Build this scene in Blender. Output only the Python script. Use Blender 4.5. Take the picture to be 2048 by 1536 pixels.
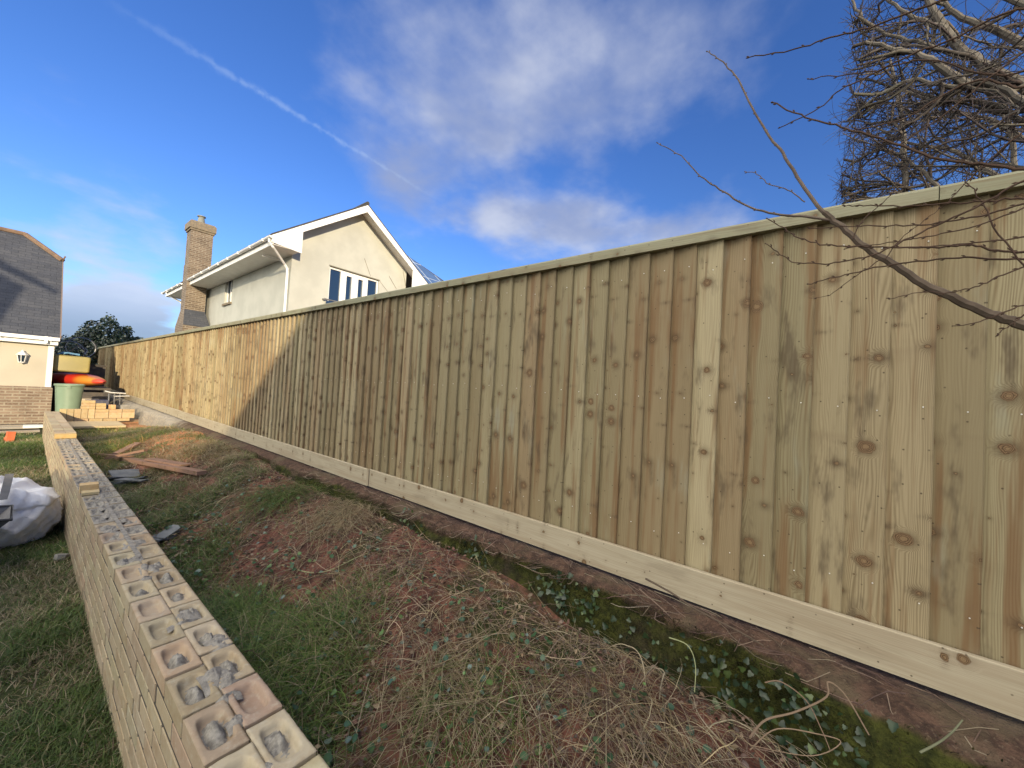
import bpy, math, random
import numpy as np
from mathutils import Vector, Matrix
R = random.Random(7)
rng = np.random.default_rng(11)
SC = bpy.context.scene
COL = SC.collection
for _o in list(bpy.data.objects): bpy.data.objects.remove(_o)

# ------------------------------------------------------------------ camera
FPX, ROLL, PITCH = 770., .055, .0265
YAW = math.atan(980 / 770.)
EYE = np.array([0, 0, 1.5])
_F = np.array([math.sin(YAW) * math.cos(PITCH), math.cos(YAW) * math.cos(PITCH), math.sin(PITCH)])
_R0 = np.array([math.cos(YAW), -math.sin(YAW), 0.])
_U0 = np.cross(_R0, _F)
_R = math.cos(ROLL) * _R0 + math.sin(ROLL) * _U0
_U = -math.sin(ROLL) * _R0 + math.cos(ROLL) * _U0
cam = bpy.data.cameras.new('camera'); camo = bpy.data.objects.new('camera', cam); COL.objects.link(camo)
camo.matrix_world = Matrix(((_R[0], _U[0], -_F[0], EYE[0]), (_R[1], _U[1], -_F[1], EYE[1]), (_R[2], _U[2], -_F[2], EYE[2]), (0, 0, 0, 1)))
cam.sensor_fit = 'HORIZONTAL'; cam.sensor_width = 36; cam.lens = 36 * FPX / 2048
cam.clip_start = .05; cam.clip_end = 4000
SC.camera = camo
def ray(x, y): return _F + _R * (x - 1024) / FPX - _U * (y - 768) / FPX
def onX(x, y, X): d = ray(x, y); return EYE + d * (X / d[0])
def onY(x, y, Y): d = ray(x, y); return EYE + d * (Y / d[1])
def onZ(x, y, Z): d = ray(x, y); return EYE + d * ((Z - 1.5) / d[2])

# ------------------------------------------------------------------ light
SUN_A, SUN_E = math.radians(19), math.radians(9.5)     # light travels +Y, turned 19 deg to +X
SD = np.array([math.sin(SUN_A) * math.cos(SUN_E), math.cos(SUN_A) * math.cos(SUN_E), -math.sin(SUN_E)])
sun = bpy.data.lights.new('sun', 'SUN'); suno = bpy.data.objects.new('sun', sun); COL.objects.link(suno)
suno.rotation_euler = Vector(SD).to_track_quat('-Z', 'Y').to_euler()
sun.energy = 2.6; sun.angle = math.radians(.5); sun.color = (1, .81, .54)
W = bpy.data.worlds.new('World'); SC.world = W; W.use_nodes = True
SC.view_settings.view_transform = 'Standard'; SC.view_settings.look = 'None'
SC.view_settings.exposure = 1.3; SC.view_settings.gamma = 1

class NT:
    """small node-tree helper"""
    def __init__(s, nt): s.nt = nt; s.N = nt.nodes; s.L = nt.links
    def n(s, t, **k):
        o = s.N.new(t)
        for a, b in k.items(): setattr(o, a, b)
        return o
    def put(s, sock, v):
        if isinstance(v, bpy.types.NodeSocket): s.L.new(v, sock)
        elif v is not None: sock.default_value = v
    def m(s, op, a, b=None, c=None, clamp=False):
        o = s.n('ShaderNodeMath', operation=op); o.use_clamp = clamp
        s.put(o.inputs[0], a)
        if b is not None: s.put(o.inputs[1], b)
        if c is not None: s.put(o.inputs[2], c)
        return o.outputs[0]
    def v(s, op, a, b=None, out=0, scale=None):
        o = s.n('ShaderNodeVectorMath', operation=op); s.put(o.inputs[0], a)
        if b is not None: s.put(o.inputs[1], b)
        if scale is not None: s.put(o.inputs['Scale'], scale)
        return o.outputs[out]
    def mix(s, f, a, b, mode='MIX'):
        o = s.n('ShaderNodeMix', data_type='RGBA', blend_type=mode)
        s.put(o.inputs['Factor'], f); s.put(o.inputs['A'], c4(a)); s.put(o.inputs['B'], c4(b)); return o.outputs['Result']
    def ss(s, x, a, b, lo=0., hi=1.):
        o = s.n('ShaderNodeMapRange', interpolation_type='SMOOTHSTEP')
        s.put(o.inputs['Value'], x); s.put(o.inputs['From Min'], a); s.put(o.inputs['From Max'], b)
        s.put(o.inputs['To Min'], lo); s.put(o.inputs['To Max'], hi); return o.outputs['Result']
    def noise(s, vec, scale, detail=3, rough=.55, out='Fac', dist=0):
        o = s.n('ShaderNodeTexNoise'); s.put(o.inputs['Vector'], vec); s.put(o.inputs['Scale'], scale)
        o.inputs['Detail'].default_value = detail; o.inputs['Roughness'].default_value = rough; o.inputs['Distortion'].default_value = dist
        return o.outputs[out]
    def comb(s, x, y, z):
        o = s.n('ShaderNodeCombineXYZ'); s.put(o.inputs[0], x); s.put(o.inputs[1], y); s.put(o.inputs[2], z); return o.outputs[0]
    def sep(s, v):
        o = s.n('ShaderNodeSeparateXYZ'); s.put(o.inputs[0], v); return o.outputs
def c4(c):
    if isinstance(c, (tuple, list)) and len(c) == 3: return (*c, 1)
    return c

def build_world():
    t = NT(W.node_tree); t.N.clear()
    sky = t.n('ShaderNodeTexSky', sky_type='NISHITA'); sky.sun_disc = False
    sky.sun_elevation = SUN_E; sky.sun_rotation = math.atan2(-SD[0], -SD[1]) ; sky.air_density = 1.0; sky.dust_density = .3; sky.ozone_density = 3.0
    d = t.n('ShaderNodeTexCoord').outputs['Generated']
    x, y, z = t.sep(d)
    zc = t.m('MAXIMUM', z, .02)
    def dirn(px, py): v = ray(px, py); return tuple(v / np.linalg.norm(v))
    # flattened cloud-layer coordinates
    inv = t.m('DIVIDE', 1., t.m('ADD', zc, .22))
    cl = t.comb(t.m('MULTIPLY', x, inv), t.m('MULTIPLY', y, inv), 0.)
    n1 = t.noise(cl, 2.1, 3.5, .5, dist=.4)
    n2 = t.noise(cl, 7., 5, .55)
    nn = t.m('ADD', t.m('MULTIPLY', n1, .66), t.m('MULTIPLY', n2, .34))
    def blob(px, py, sig, amp, zs=1.):
        c = dirn(px, py)
        dist = t.v('DISTANCE', t.v('MULTIPLY', d, (1, 1, zs)), (c[0], c[1], c[2] * zs), out=1)
        return t.m('MULTIPLY', t.m('POWER', math.e, t.m('MULTIPLY', t.m('MULTIPLY', dist, dist), -1. / (2 * sig * sig))), amp)
    B = [blob(*a) for a in ((820, 130, .12, .55), (1000, 190, .15, .80), (1230, 160, .14, .72), (1430, 210, .10, .42), (700, 110, .07, .35), (1090, 345, .05, -.5, 1.5), (1330, 345, .08, -.5, 1.5), (820, 330, .06, .25),
                            (1190, 480, .10, 1.0, 1.9), (1040, 455, .09, .75, 2.2), (900, 440, .08, .5, 2.4), (1370, 450, .09, .7, 2.2), (790, 375, .05, .45), (280, 445, .05, .5), (210, 600, .07, .6), (300, 650, .06, .7), (140, 650, .06, .7), (60, 330, .15, .3), (1560, 540, .12, .3))]
    s = B[0]
    for b in B[1:]: s = t.m('ADD', s, b)
    # bright cloud bank added out of view, to lift and neutralise the ambient light
    back = t.ss(t.v('DOT_PRODUCT', d, (-.79, .06, .61), out=1), .50, .80)
    s = t.m('ADD', s, t.m('MULTIPLY', back, 1.25))
    dens = t.m('SUBTRACT', t.m('ADD', s, t.m('MULTIPLY', nn, 2.6)), 1.62)
    mask = t.ss(dens, 0., .95, 0., .88)
    shade = t.ss(t.noise(cl, 3.3, 4), .35, .7)
    ccol = t.mix(shade, (.30, .36, .55), (.56, .60, .72))
    low = t.ss(z, .42, .27)
    ccol = t.mix(t.m('MULTIPLY', low, .8), ccol, (.60, .66, .80))
    hor = t.ss(z, .16, .06)
    ccol = t.mix(t.m('MULTIPLY', hor, .85), ccol, (.20, .27, .42))
    ccol = t.mix(t.ss(back, 0., 1.), ccol, t.mix(shade, (3.35, 3.12, 2.72), (5.3, 4.97, 4.38)))
    # vapour trail: a thin band along a great circle
    a, b = np.array(dirn(215, 0)), np.array(dirn(880, 402))
    nrm = np.cross(a, b); nrm /= np.linalg.norm(nrm)
    mid = a + b; mid /= np.linalg.norm(mid); half = float(np.dot(a, mid))
    tang = np.cross(nrm, mid)
    off = t.v('DOT_PRODUCT', d, tuple(nrm), out=1); along = t.v('DOT_PRODUCT', d, tuple(tang), out=1)
    puff = t.noise(d, 60., 3)
    puff2 = t.noise(d, 22., 3)
    off = t.m('ADD', off, t.m('MULTIPLY', t.m('SUBTRACT', puff2, .5), .006))
    wd = t.m('MULTIPLY', t.ss(along, -.5 if np.dot(a, tang) > 0 else .5, .5 if np.dot(a, tang) > 0 else -.5, .0026, .0062), t.ss(puff, .3, .75, .55, 1.3))
    tr = t.m('POWER', math.e, t.m('MULTIPLY', t.m('POWER', t.m('DIVIDE', off, wd), 2.), -1.))
    front = t.ss(t.v('DOT_PRODUCT', d, tuple(mid), out=1), half - .01, half + .05)
    tr = t.m('MULTIPLY', t.m('MULTIPLY', tr, front), t.ss(puff, .3, .65, .08, .26))
    # blue of the clear sky, lighter toward the horizon, deepened as the photograph's
    cool = t.mix(t.ss(z, .0, .62), (.47, .56, .78), (.33, .45, .73))
    skyc = t.mix(1., sky.outputs[0], cool, 'MULTIPLY')
    bg1 = t.n('ShaderNodeBackground'); t.L.new(skyc, bg1.inputs[0]); bg1.inputs[1].default_value = .15
    bg2 = t.n('ShaderNodeBackground'); t.L.new(ccol, bg2.inputs[0]); bg2.inputs[1].default_value = .46
    bg3 = t.n('ShaderNodeBackground'); bg3.inputs[0].default_value = (.62, .78, 1, 1); bg3.inputs[1].default_value = .42
    m1 = t.n('ShaderNodeMixShader'); t.L.new(mask, m1.inputs[0]); t.L.new(bg1.outputs[0], m1.inputs[1]); t.L.new(bg2.outputs[0], m1.inputs[2])
    m2 = t.n('ShaderNodeMixShader'); t.L.new(tr, m2.inputs[0]); t.L.new(m1.outputs[0], m2.inputs[1]); t.L.new(bg3.outputs[0], m2.inputs[2])
    o = t.n('ShaderNodeOutputWorld'); t.L.new(m2.outputs[0], o.inputs[0])
build_world()

# ------------------------------------------------------------------ mesh helpers
def tag(o, label=None, cat=None, group=None, kind=None):
    if label: o['label'] = label
    if cat: o['category'] = cat
    if group: o['group'] = group
    if kind: o['kind'] = kind
    return o
def empty(name, loc, label, cat, group=None, rz=0):
    o = bpy.data.objects.new(name, None); COL.objects.link(o); o.location = loc; o.rotation_euler = (0, 0, rz); o.empty_display_size = .1
    return tag(o, label, cat, group)
def copy_tree(o, parent=None):
    c = o.copy(); COL.objects.link(c); c.parent = parent
    for ch in list(o.children): copy_tree(ch, c)
    return c
def link(name, me, mat, parent=None):
    o = bpy.data.objects.new(name, me); COL.objects.link(o)
    if mat: me.materials.append(mat)
    if parent is not None:
        o.parent = parent
        o.matrix_parent_inverse = (Matrix.Translation(parent.location) @ parent.rotation_euler.to_matrix().to_4x4()).inverted() if parent.parent is None and not parent.get('_local') else Matrix()
    return o
class MB:
    """collects unshared faces with a flat coordinate bc=(u,v,seed) in metres and a tint"""
    def __init__(s): s.V = []; s.Fc = []; s.B = []; s.T = []; s.smooth = False
    def face(s, pts, bc=None, tint=(1, 1, 1), seed=0., vdir=None):
        pts = [np.asarray(p, float) for p in pts]; i = len(s.V)
        s.V += [tuple(p) for p in pts]; s.Fc.append(tuple(range(i, i + len(pts))))
        if bc is None:
            n = np.zeros(3)
            for k in range(len(pts)): n += np.cross(pts[k], pts[(k + 1) % len(pts)])
            n /= (np.linalg.norm(n) + 1e-12)
            if vdir is None:
                vd = np.array([0, 0, 1.]) if abs(n[2]) < .98 else np.array([0, 1., 0])
            else: vd = np.asarray(vdir, float)
            vd = vd - n * (vd @ n); vd /= (np.linalg.norm(vd) + 1e-12); ud = np.cross(vd, n)
            bc = [(p @ ud, p @ vd, seed) for p in pts]
        s.B += [tuple(b) for b in bc]; s.T += [(*tint, 1)] * len(pts); return s
    def box(s, x0, x1, y0, y1, z0, z1, tint=(1, 1, 1), seed=0., skip='', M=None, vdir=None):
        P = [(x, y, z) for z in (z0, z1) for y in (y0, y1) for x in (x0, x1)]
        if M is not None: P = [tuple(M @ Vector(p)) for p in P]
        for k, q in dict(b=(0, 2, 3, 1), t=(4, 5, 7, 6), f=(0, 1, 5, 4), k=(2, 6, 7, 3), l=(0, 4, 6, 2), r=(1, 3, 7, 5)).items():
            if k not in skip: s.face([P[j] for j in q], tint=tint, seed=seed, vdir=vdir)
        return s
    def prism(s, poly, d, tint=(1, 1, 1), seed=0.):
        """poly: 3-D loop; d: extrusion vector"""
        poly = [np.asarray(p, float) for p in poly]; d = np.asarray(d, float)
        s.face(poly[::-1], tint=tint, seed=seed); s.face([p + d for p in poly], tint=tint, seed=seed)
        for k in range(len(poly)):
            a, b = poly[k], poly[(k + 1) % len(poly)]; s.face([a, b, b + d, a + d], tint=tint, seed=seed)
        return s
    def tube(s, pts, rad, k=8, tint=(1, 1, 1), seed=0., caps=True):
        pts = [np.asarray(p, float) for p in pts]; n = len(pts)
        rad = [rad] * n if np.isscalar(rad) else rad
        up = np.array([.13, .21, .97]); rings = []; L = 0
        for i, p in enumerate(pts):
            t = pts[min(i + 1, n - 1)] - pts[max(i - 1, 0)]; t /= (np.linalg.norm(t) + 1e-12)
            if i == 0:
                a = np.cross(t, up); 
                if np.linalg.norm(a) < .1: a = np.cross(t, (1, 0, 0))
            else: a = a - t * (a @ t)
            a /= np.linalg.norm(a); b = np.cross(t, a)
            if i: L += np.linalg.norm(p - pts[i - 1])
            rings.append(([p + rad[i] * (math.cos(2 * math.pi * j / k) * a + math.sin(2 * math.pi * j / k) * b) for j in range(k)], L))
        for i in range(n - 1):
            for j in range(k):
                j2 = (j + 1) % k; r0, l0 = rings[i]; r1, l1 = rings[i + 1]; u0 = j * .01; u1 = (j + 1) * .01
                s.face([r0[j], r0[j2], r1[j2], r1[j]], bc=[(u0, l0, seed), (u1, l0, seed), (u1, l1, seed), (u0, l1, seed)], tint=tint)
        if caps: s.face(rings[0][0][::-1], tint=tint, seed=seed); s.face(rings[-1][0], tint=tint, seed=seed)
        return s
    def lathe(s, c, prof, k=24, tint=(1, 1, 1), seed=0., M=None):
        """prof: list of (r, z)"""
        for i in range(len(prof) - 1):
            for j in range(k):
                a0, a1 = 2 * math.pi * j / k, 2 * math.pi * (j + 1) / k
                (r0, z0), (r1, z1) = prof[i], prof[i + 1]
                q = [(r0 * math.cos(a0), r0 * math.sin(a0), z0), (r0 * math.cos(a1), r0 * math.sin(a1), z0), (r1 * math.cos(a1), r1 * math.sin(a1), z1), (r1 * math.cos(a0), r1 * math.sin(a0), z1)]
                if M is not None: q = [tuple(M @ Vector(p)) for p in q]
                q = [tuple(np.add(p, c)) for p in q]
                s.face(q, tint=tint, seed=seed, bc=[(a0, z0, seed), (a1, z0, seed), (a1, z1, seed), (a0, z1, seed)])
        return s
    def build(s, name, mat, parent=None, weld=False, shade=None):
        me = bpy.data.meshes.new(name); V = np.array(s.V, np.float64)
        me.from_pydata(s.V, [], s.Fc); me.update()
        a = me.attributes.new('bc', 'FLOAT_VECTOR', 'CORNER'); a.data.foreach_set('vector', np.array(s.B, np.float32).ravel())
        a = me.attributes.new('tint', 'FLOAT_COLOR', 'CORNER'); a.data.foreach_set('color', np.array(s.T, np.float32).ravel())
        if weld:
            import bmesh
            bm = bmesh.new(); bm.from_mesh(me); bmesh.ops.remove_doubles(bm, verts=bm.verts, dist=1e-4); bmesh.ops.recalc_face_normals(bm, faces=bm.faces); bm.to_mesh(me); bm.free()
        if shade or weld:
            me.polygons.foreach_set('use_smooth', [True] * len(me.polygons))
            if weld: me.set_sharp_from_angle(angle=math.radians(38))
        return link(name, me, mat, parent)
def arrays(name, V, Fq, tint, mat, parent=None, bc=None, smooth=False):
    """fast mesh from numpy: V (n,3), Fq (m,k) same-size faces, tint per vertex (n,3)"""
    me = bpy.data.meshes.new(name); V = np.asarray(V, np.float32); Fq = np.asarray(Fq, np.int32); k = Fq.shape[1]
    me.vertices.add(len(V)); me.vertices.foreach_set('co', V.ravel())
    me.loops.add(Fq.size); me.loops.foreach_set('vertex_index', Fq.ravel())
    me.polygons.add(len(Fq)); me.polygons.foreach_set('loop_start', np.arange(0, Fq.size, k, dtype=np.int32))
    if smooth: me.polygons.foreach_set('use_smooth', np.ones(len(Fq), bool))
    me.update(calc_edges=True)
    a = me.attributes.new('tint', 'FLOAT_COLOR', 'POINT'); a.data.foreach_set('color', np.hstack([tint, np.ones((len(V), 1))]).astype(np.float32).ravel())
    if bc is not None:
        a = me.attributes.new('bc', 'FLOAT_VECTOR', 'POINT'); a.data.foreach_set('vector', np.asarray(bc, np.float32).ravel())
    return link(name, me, mat, parent)

# ------------------------------------------------------------------ materials
def newmat(name):
    m = bpy.data.materials.new(name); m.use_nodes = True; t = NT(m.node_tree)
    return m, t, t.N['Principled BSDF']
def bump(t, p, h, strength=.3, dist=.01):
    b = t.n('ShaderNodeBump'); b.inputs['Strength'].default_value = strength; b.inputs['Distance'].default_value = dist
    t.put(b.inputs['Height'], h); t.L.new(b.outputs[0], p.inputs['Normal'])
def attr(t, name, out='Vector'):
    o = t.n('ShaderNodeAttribute'); o.attribute_name = name; return o.outputs[out]
def simple(name, a, b=None, scale=6, rough=.6, metal=0, bs=.15, bd=.01, usetint=False, detail=5, lo=.35, hi=.65, spec=.5):
    m, t, p = newmat(name)
    pos = t.n('ShaderNodeNewGeometry').outputs['Position']
    n = t.noise(pos, scale, detail)
    c = t.mix(t.ss(n, lo, hi), a, b if b else a)
    if usetint: c = t.mix(1., c, attr(t, 'tint', 'Color'), 'MULTIPLY')
    t.put(p.inputs['Base Color'], c if isinstance(c, bpy.types.NodeSocket) else c4(c))
    p.inputs['Roughness'].default_value = rough; p.inputs['Metallic'].default_value = metal; p.inputs['Specular IOR Level'].default_value = spec
    if bs: bump(t, p, t.noise(pos, scale * 6, 6, .65), bs, bd)
    return m

def wood_mat(name, base, knots=True, stain=1., halo_k=1.):
    """treated softwood; bc=(across, along, seed), tint R=tone G=stripe strength B=brownness"""
    m, t, p = newmat(name)
    bc = attr(t, 'bc'); x, y, sd = t.sep(bc)
    tr, tg, tb = t.sep(attr(t, 'tint', 'Color'))
    X = t.m('ADD', x, t.m('MULTIPLY', sd, 1.731)); Y = t.m('ADD', y, t.m('MULTIPLY', sd, 3.17))
    w = t.noise(t.comb(t.m('MULTIPLY', X, 6.5), t.m('MULTIPLY', Y, .8), sd), 1., 2.5)
    # knots
    kv = t.comb(t.m('MULTIPLY', X, 7.5), t.m('MULTIPLY', Y, 5.), 0.)
    vo = t.n('ShaderNodeTexVoronoi', voronoi_dimensions='2D', feature='F1'); t.put(vo.inputs['Vector'], kv); vo.inputs['Scale'].default_value = 1.; vo.inputs['Randomness'].default_value = .9
    diff = t.v('SUBTRACT', kv, vo.outputs['Position']); dx, dy, _ = t.sep(diff)
    dx = t.m('DIVIDE', dx, 7.5); dy = t.m('DIVIDE', dy, 5.)
    wob = t.noise(t.comb(X, Y, sd), 55., 2)
    dl = t.m('SQRT', t.m('ADD', t.m('MULTIPLY', dx, dx), t.m('MULTIPLY', t.m('MULTIPLY', dy, dy), 1.25)))
    dl = t.m('ADD', dl, t.m('MULTIPLY', t.m('SUBTRACT', wob, .5), .017))
    kr, kg, kb = t.sep(vo.outputs['Color'])
    r = t.m('MULTIPLY_ADD', t.m('POWER', kr, 2.3), .0200, .0012)
    r = t.m('MULTIPLY', r, t.m('MULTIPLY_ADD', tg, .75, .72))
    infl = t.m('POWER', math.e, t.m('MULTIPLY', t.m('POWER', t.m('DIVIDE', dl, t.m('MULTIPLY', r, 2.6)), 2.), -1.))
    win = t.ss(dl, .060, .006)
    infl = t.m('MULTIPLY', infl, win)
    g = t.m('ADD', X, t.m('MULTIPLY', w, .17))
    g = t.m('ADD', g, t.m('MULTIPLY', t.m('MULTIPLY', infl, r), 3.0))
    fine = t.noise(t.comb(t.m('MULTIPLY', X, 220.), t.m('MULTIPLY', Y, 3.5), sd), 1., 3, .6)
    fr = t.m('MULTIPLY_ADD', t.m('FRACT', t.m('MULTIPLY', sd, .37)), 500., 480.)
    st = t.m('SINE', t.m('ADD', t.m('MULTIPLY', g, fr), t.m('MULTIPLY', fine, 3.0)))
    st = t.m('MULTIPLY_ADD', st, .5, .5); st = t.m('POWER', st, 1.6)
    sv = t.noise(t.comb(t.m('MULTIPLY', X, 14.), t.m('MULTIPLY', Y, 1.3), 31.), 1., 3)
    st = t.m('MULTIPLY', t.m('MULTIPLY', st, tg), t.ss(sv, .30, .66, .25, 1.15))
    b1, b2, b3 = base
    c = t.mix(tr, b1, b2)
    c = t.mix(tb, c, b3)
    c = t.mix(t.m('MULTIPLY', st, .58), c, (.13, .095, .048))
    c = t.mix(t.ss(fine, .35, .75, .0, .30), c, (.16, .12, .06))
    # long stains
    bl = t.noise(t.comb(t.m('MULTIPLY', X, 16.), t.m('MULTIPLY', Y, .8), 4.), 1., 3, .6)
    c = t.mix(t.ss(bl, .50, .66, 0, .75 * stain), c, (.165, .092, .042))
    gl = t.noise(t.comb(t.m('MULTIPLY', X, 8.), t.m('MULTIPLY', Y, 1.6), 9.), 1., 4, .6)
    c = t.mix(t.ss(gl, .58, .78, 0, .45 * stain), c, (.30, .33, .26))
    dk = t.noise(t.comb(t.m('MULTIPLY', X, 11.), t.m('MULTIPLY', Y, 2.6), 21.), 1., 4, .6)
    c = t.mix(t.ss(dk, .54, .70, 0, .72 * stain), c, (.085, .062, .038))
    bn = t.noise(t.comb(t.m('MULTIPLY', X, .6), t.m('MULTIPLY', Y, 5.), 2.), 1., 3)
    c = t.mix(t.ss(bn, .60, .75, 0, .25 * stain), c, (.15, .10, .06))
    if knots:
        v2 = t.n('ShaderNodeTexVoronoi', voronoi_dimensions='2D', feature='F1'); t.put(v2.inputs['Vector'], t.comb(t.m('MULTIPLY', X, 17.), t.m('MULTIPLY', Y, 6.3), 0.)); v2.inputs['Scale'].default_value = 1.
        q = t.v('SUBTRACT', t.comb(t.m('MULTIPLY', X, 17.), t.m('MULTIPLY', Y, 6.3), 0.), v2.outputs['Position']); qx, qy, _q = t.sep(q); qd = t.m('SQRT', t.m('ADD', t.m('POWER', t.m('DIVIDE', qx, 17.), 2.), t.m('POWER', t.m('DIVIDE', qy, 6.3), 2.)))
        vr = t.sep(v2.outputs['Color'])[0]
        c = t.mix(t.m('MULTIPLY', t.ss(qd, .0045, .0018), t.ss(vr, .45, .6, 0, .85)), c, (.07, .05, .03))
        smear = t.m('MULTIPLY', t.m('POWER', math.e, t.m('MULTIPLY', t.m('POWER', t.m('DIVIDE', t.m('ADD', dy, t.m('MULTIPLY', t.m('SUBTRACT', wob, .5), .03)), .010), 2.), -1.)), t.m('POWER', math.e, t.m('MULTIPLY', t.m('POWER', t.m('DIVIDE', dx, .045), 2.), -1.)))
        smear = t.m('MULTIPLY', smear, t.ss(dl, .062, .035))
        c = t.mix(t.m('MULTIPLY', smear, t.m('MULTIPLY', t.ss(kb, .5, .85, 0, .8), t.ss(fine, .3, .7))), c, (.10, .072, .045))
        halo = t.m('POWER', math.e, t.m('MULTIPLY', t.m('DIVIDE', dl, t.m('MULTIPLY', r, 2.9)), -1.))
        halo = t.m('MULTIPLY', halo, win)
        c = t.mix(t.m('MULTIPLY', halo, t.ss(kg, .1, .8, .30 * halo_k, 1.0 * halo_k)), c, (.070, .043, .022))
        rings = t.m('MULTIPLY_ADD', t.m('SINE', t.m('MULTIPLY', dl, 1150.)), .5, .5)
        kc = t.mix(rings, (.20, .13, .07), (.075, .045, .022))
        c = t.mix(t.ss(dl, t.m('MULTIPLY', r, 1.12), t.m('MULTIPLY', r, .82)), c, kc)
        core = t.ss(dl, t.m('MULTIPLY', r, .45), t.m('MULTIPLY', r, .2), 0, .6)
        c = t.mix(core, c, (.25, .17, .09))
    t.put(p.inputs['Base Color'], c); p.inputs['Roughness'].default_value = .72; p.inputs['Specular IOR Level'].default_value = .25
    h = t.m('ADD', t.m('MULTIPLY', fine, .6), t.m('MULTIPLY', st, -.5))
    bump(t, p, h, .28, .002)
    return m

def brick_face_mat(name, cA, cB, cM, bw=.225, rh=.075, mort=.012, off=.5, extra=None, bs=.4):
    m, t, p = newmat(name)
    bc = attr(t, 'bc'); pos = t.n('ShaderNodeNewGeometry').outputs['Position']
    b = t.n('ShaderNodeTexBrick'); t.put(b.inputs['Vector'], bc); b.inputs['Scale'].default_value = 1; b.inputs['Brick Width'].default_value = bw; b.inputs['Row Height'].default_value = rh
    b.inputs['Mortar Size'].default_value = mort; b.inputs['Mortar Smooth'].default_value = .3; b.offset = off; b.inputs['Bias'].default_value = 0
    t.put(b.inputs['Color1'], c4(cA)); t.put(b.inputs['Color2'], c4(cB)); t.put(b.inputs['Mortar'], c4(cM))
    c = b.outputs['Color']
    n = t.noise(pos, 3., 5)
    c = t.mix(t.ss(n, .3, .7, .0, .4), c, tuple(v * .55 for v in cA))
    n2 = t.noise(pos, 40., 4)
    c = t.mix(t.ss(n2, .4, .7, .0, .35), c, tuple(min(1, v * 1.35) for v in cB))
    if extra: c = extra(t, c, pos, bc)
    t.put(p.inputs['Base Color'], c); p.inputs['Roughness'].default_value = .85; p.inputs['Specular IOR Level'].default_value = .2
    bump(t, p, t.m('ADD', t.m('MULTIPLY', b.outputs['Fac'], -1.), t.m('MULTIPLY', n2, .4)), bs, .008)
    return m

M_FENCE = wood_mat('fence_board_wood', ((.245, .213, .125), (.400, .345, .215), (.232, .155, .085)))
M_GRAVEL = wood_mat('gravel_board_wood', ((.385, .34, .245), (.44, .39, .285), (.33, .28, .20)), stain=.3, halo_k=.35)
M_CAP = wood_mat('capping_wood', ((.24, .25, .165), (.29, .29, .195), (.25, .22, .15)), stain=.4)
M_RED = wood_mat('reddish_plank_wood', ((.22, .125, .095), (.27, .165, .125), (.19, .11, .085)), stain=.3)
M_NAIL = simple('zinc_nail', (.75, .75, .72), rough=.35, metal=.6, bs=0)
M_RENDER = simple('pale_render', (.42, .43, .39), (.37, .38, .345), 1.5, .9, bs=.25, bd=.004, spec=.2)
M_CREAM = simple('cream_render', (.47, .435, .355), (.42, .39, .32), 1.3, .9, bs=.25, bd=.004, spec=.2)
M_WHITE = simple('white_plastic', (.72, .73, .72), (.66, .67, .66), 4, .4, bs=.03)
M_WALLPLAST = simple('white_soffit', (.72, .72, .69), (.66, .66, .63), 4, .5, bs=.03)
M_DARK = simple('dark_rubber', (.02, .02, .022), (.035, .035, .035), 12, .6)
M_STEEL = simple('grey_steel', (.30, .30, .30), (.22, .22, .22), 12, .4, metal=.7)
M_TUBE = simple('dark_grey_tube', (.07, .07, .075), (.11, .11, .11), 12, .45)
M_CONC = simple('grey_concrete', (.30, .29, .26), (.20, .19, .17), 5, .9, bs=.6)
M_LEAD = simple('grey_mortar', (.30, .28, .24), (.20, .185, .16), 45, .9, bs=.9, bd=.004)

def glass_mat():
    m, t, p = newmat('window_glass')
    p.inputs['Base Color'].default_value = (.02, .04, .07, 1); p.inputs['Roughness'].default_value = .05; p.inputs['Specular IOR Level'].default_value = 1.
    p.inputs['Metallic'].default_value = .35
    return m
M_GLASS = glass_mat()

def tint_mat(name, rough=.6, trans=0, spec=.3, bs=0, noise=0):
    m, t, p = newmat(name)
    c = attr(t, 'tint', 'Color')
    if noise:
        pos = t.n('ShaderNodeNewGeometry').outputs['Position']
        c = t.mix(t.ss(t.noise(pos, noise, 4), .35, .7, 0., .5), c, t.mix(1., c, (.45, .42, .4), 'MULTIPLY'))
    t.L.new(c, p.inputs['Base Color'])
    p.inputs['Roughness'].default_value = rough; p.inputs['Specular IOR Level'].default_value = spec
    if trans:
        tr = t.n('ShaderNodeBsdfTranslucent'); t.L.new(c, tr.inputs[0]); mx = t.n('ShaderNodeMixShader'); mx.inputs[0].default_value = trans
        t.L.new(p.outputs[0], mx.inputs[1]); t.L.new(tr.outputs[0], mx.inputs[2]); t.L.new(mx.outputs[0], t.N['Material Output'].inputs[0])
    return m
M_GRASS = tint_mat('grass_blade', .5, .3, .35)
M_STEM = tint_mat('dead_stem', .8, 0, .15)
M_LEAF = tint_mat('leaf', .38, .2, .5)
M_BARK = tint_mat('bark', .85, 0, .15, noise=30)

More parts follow.
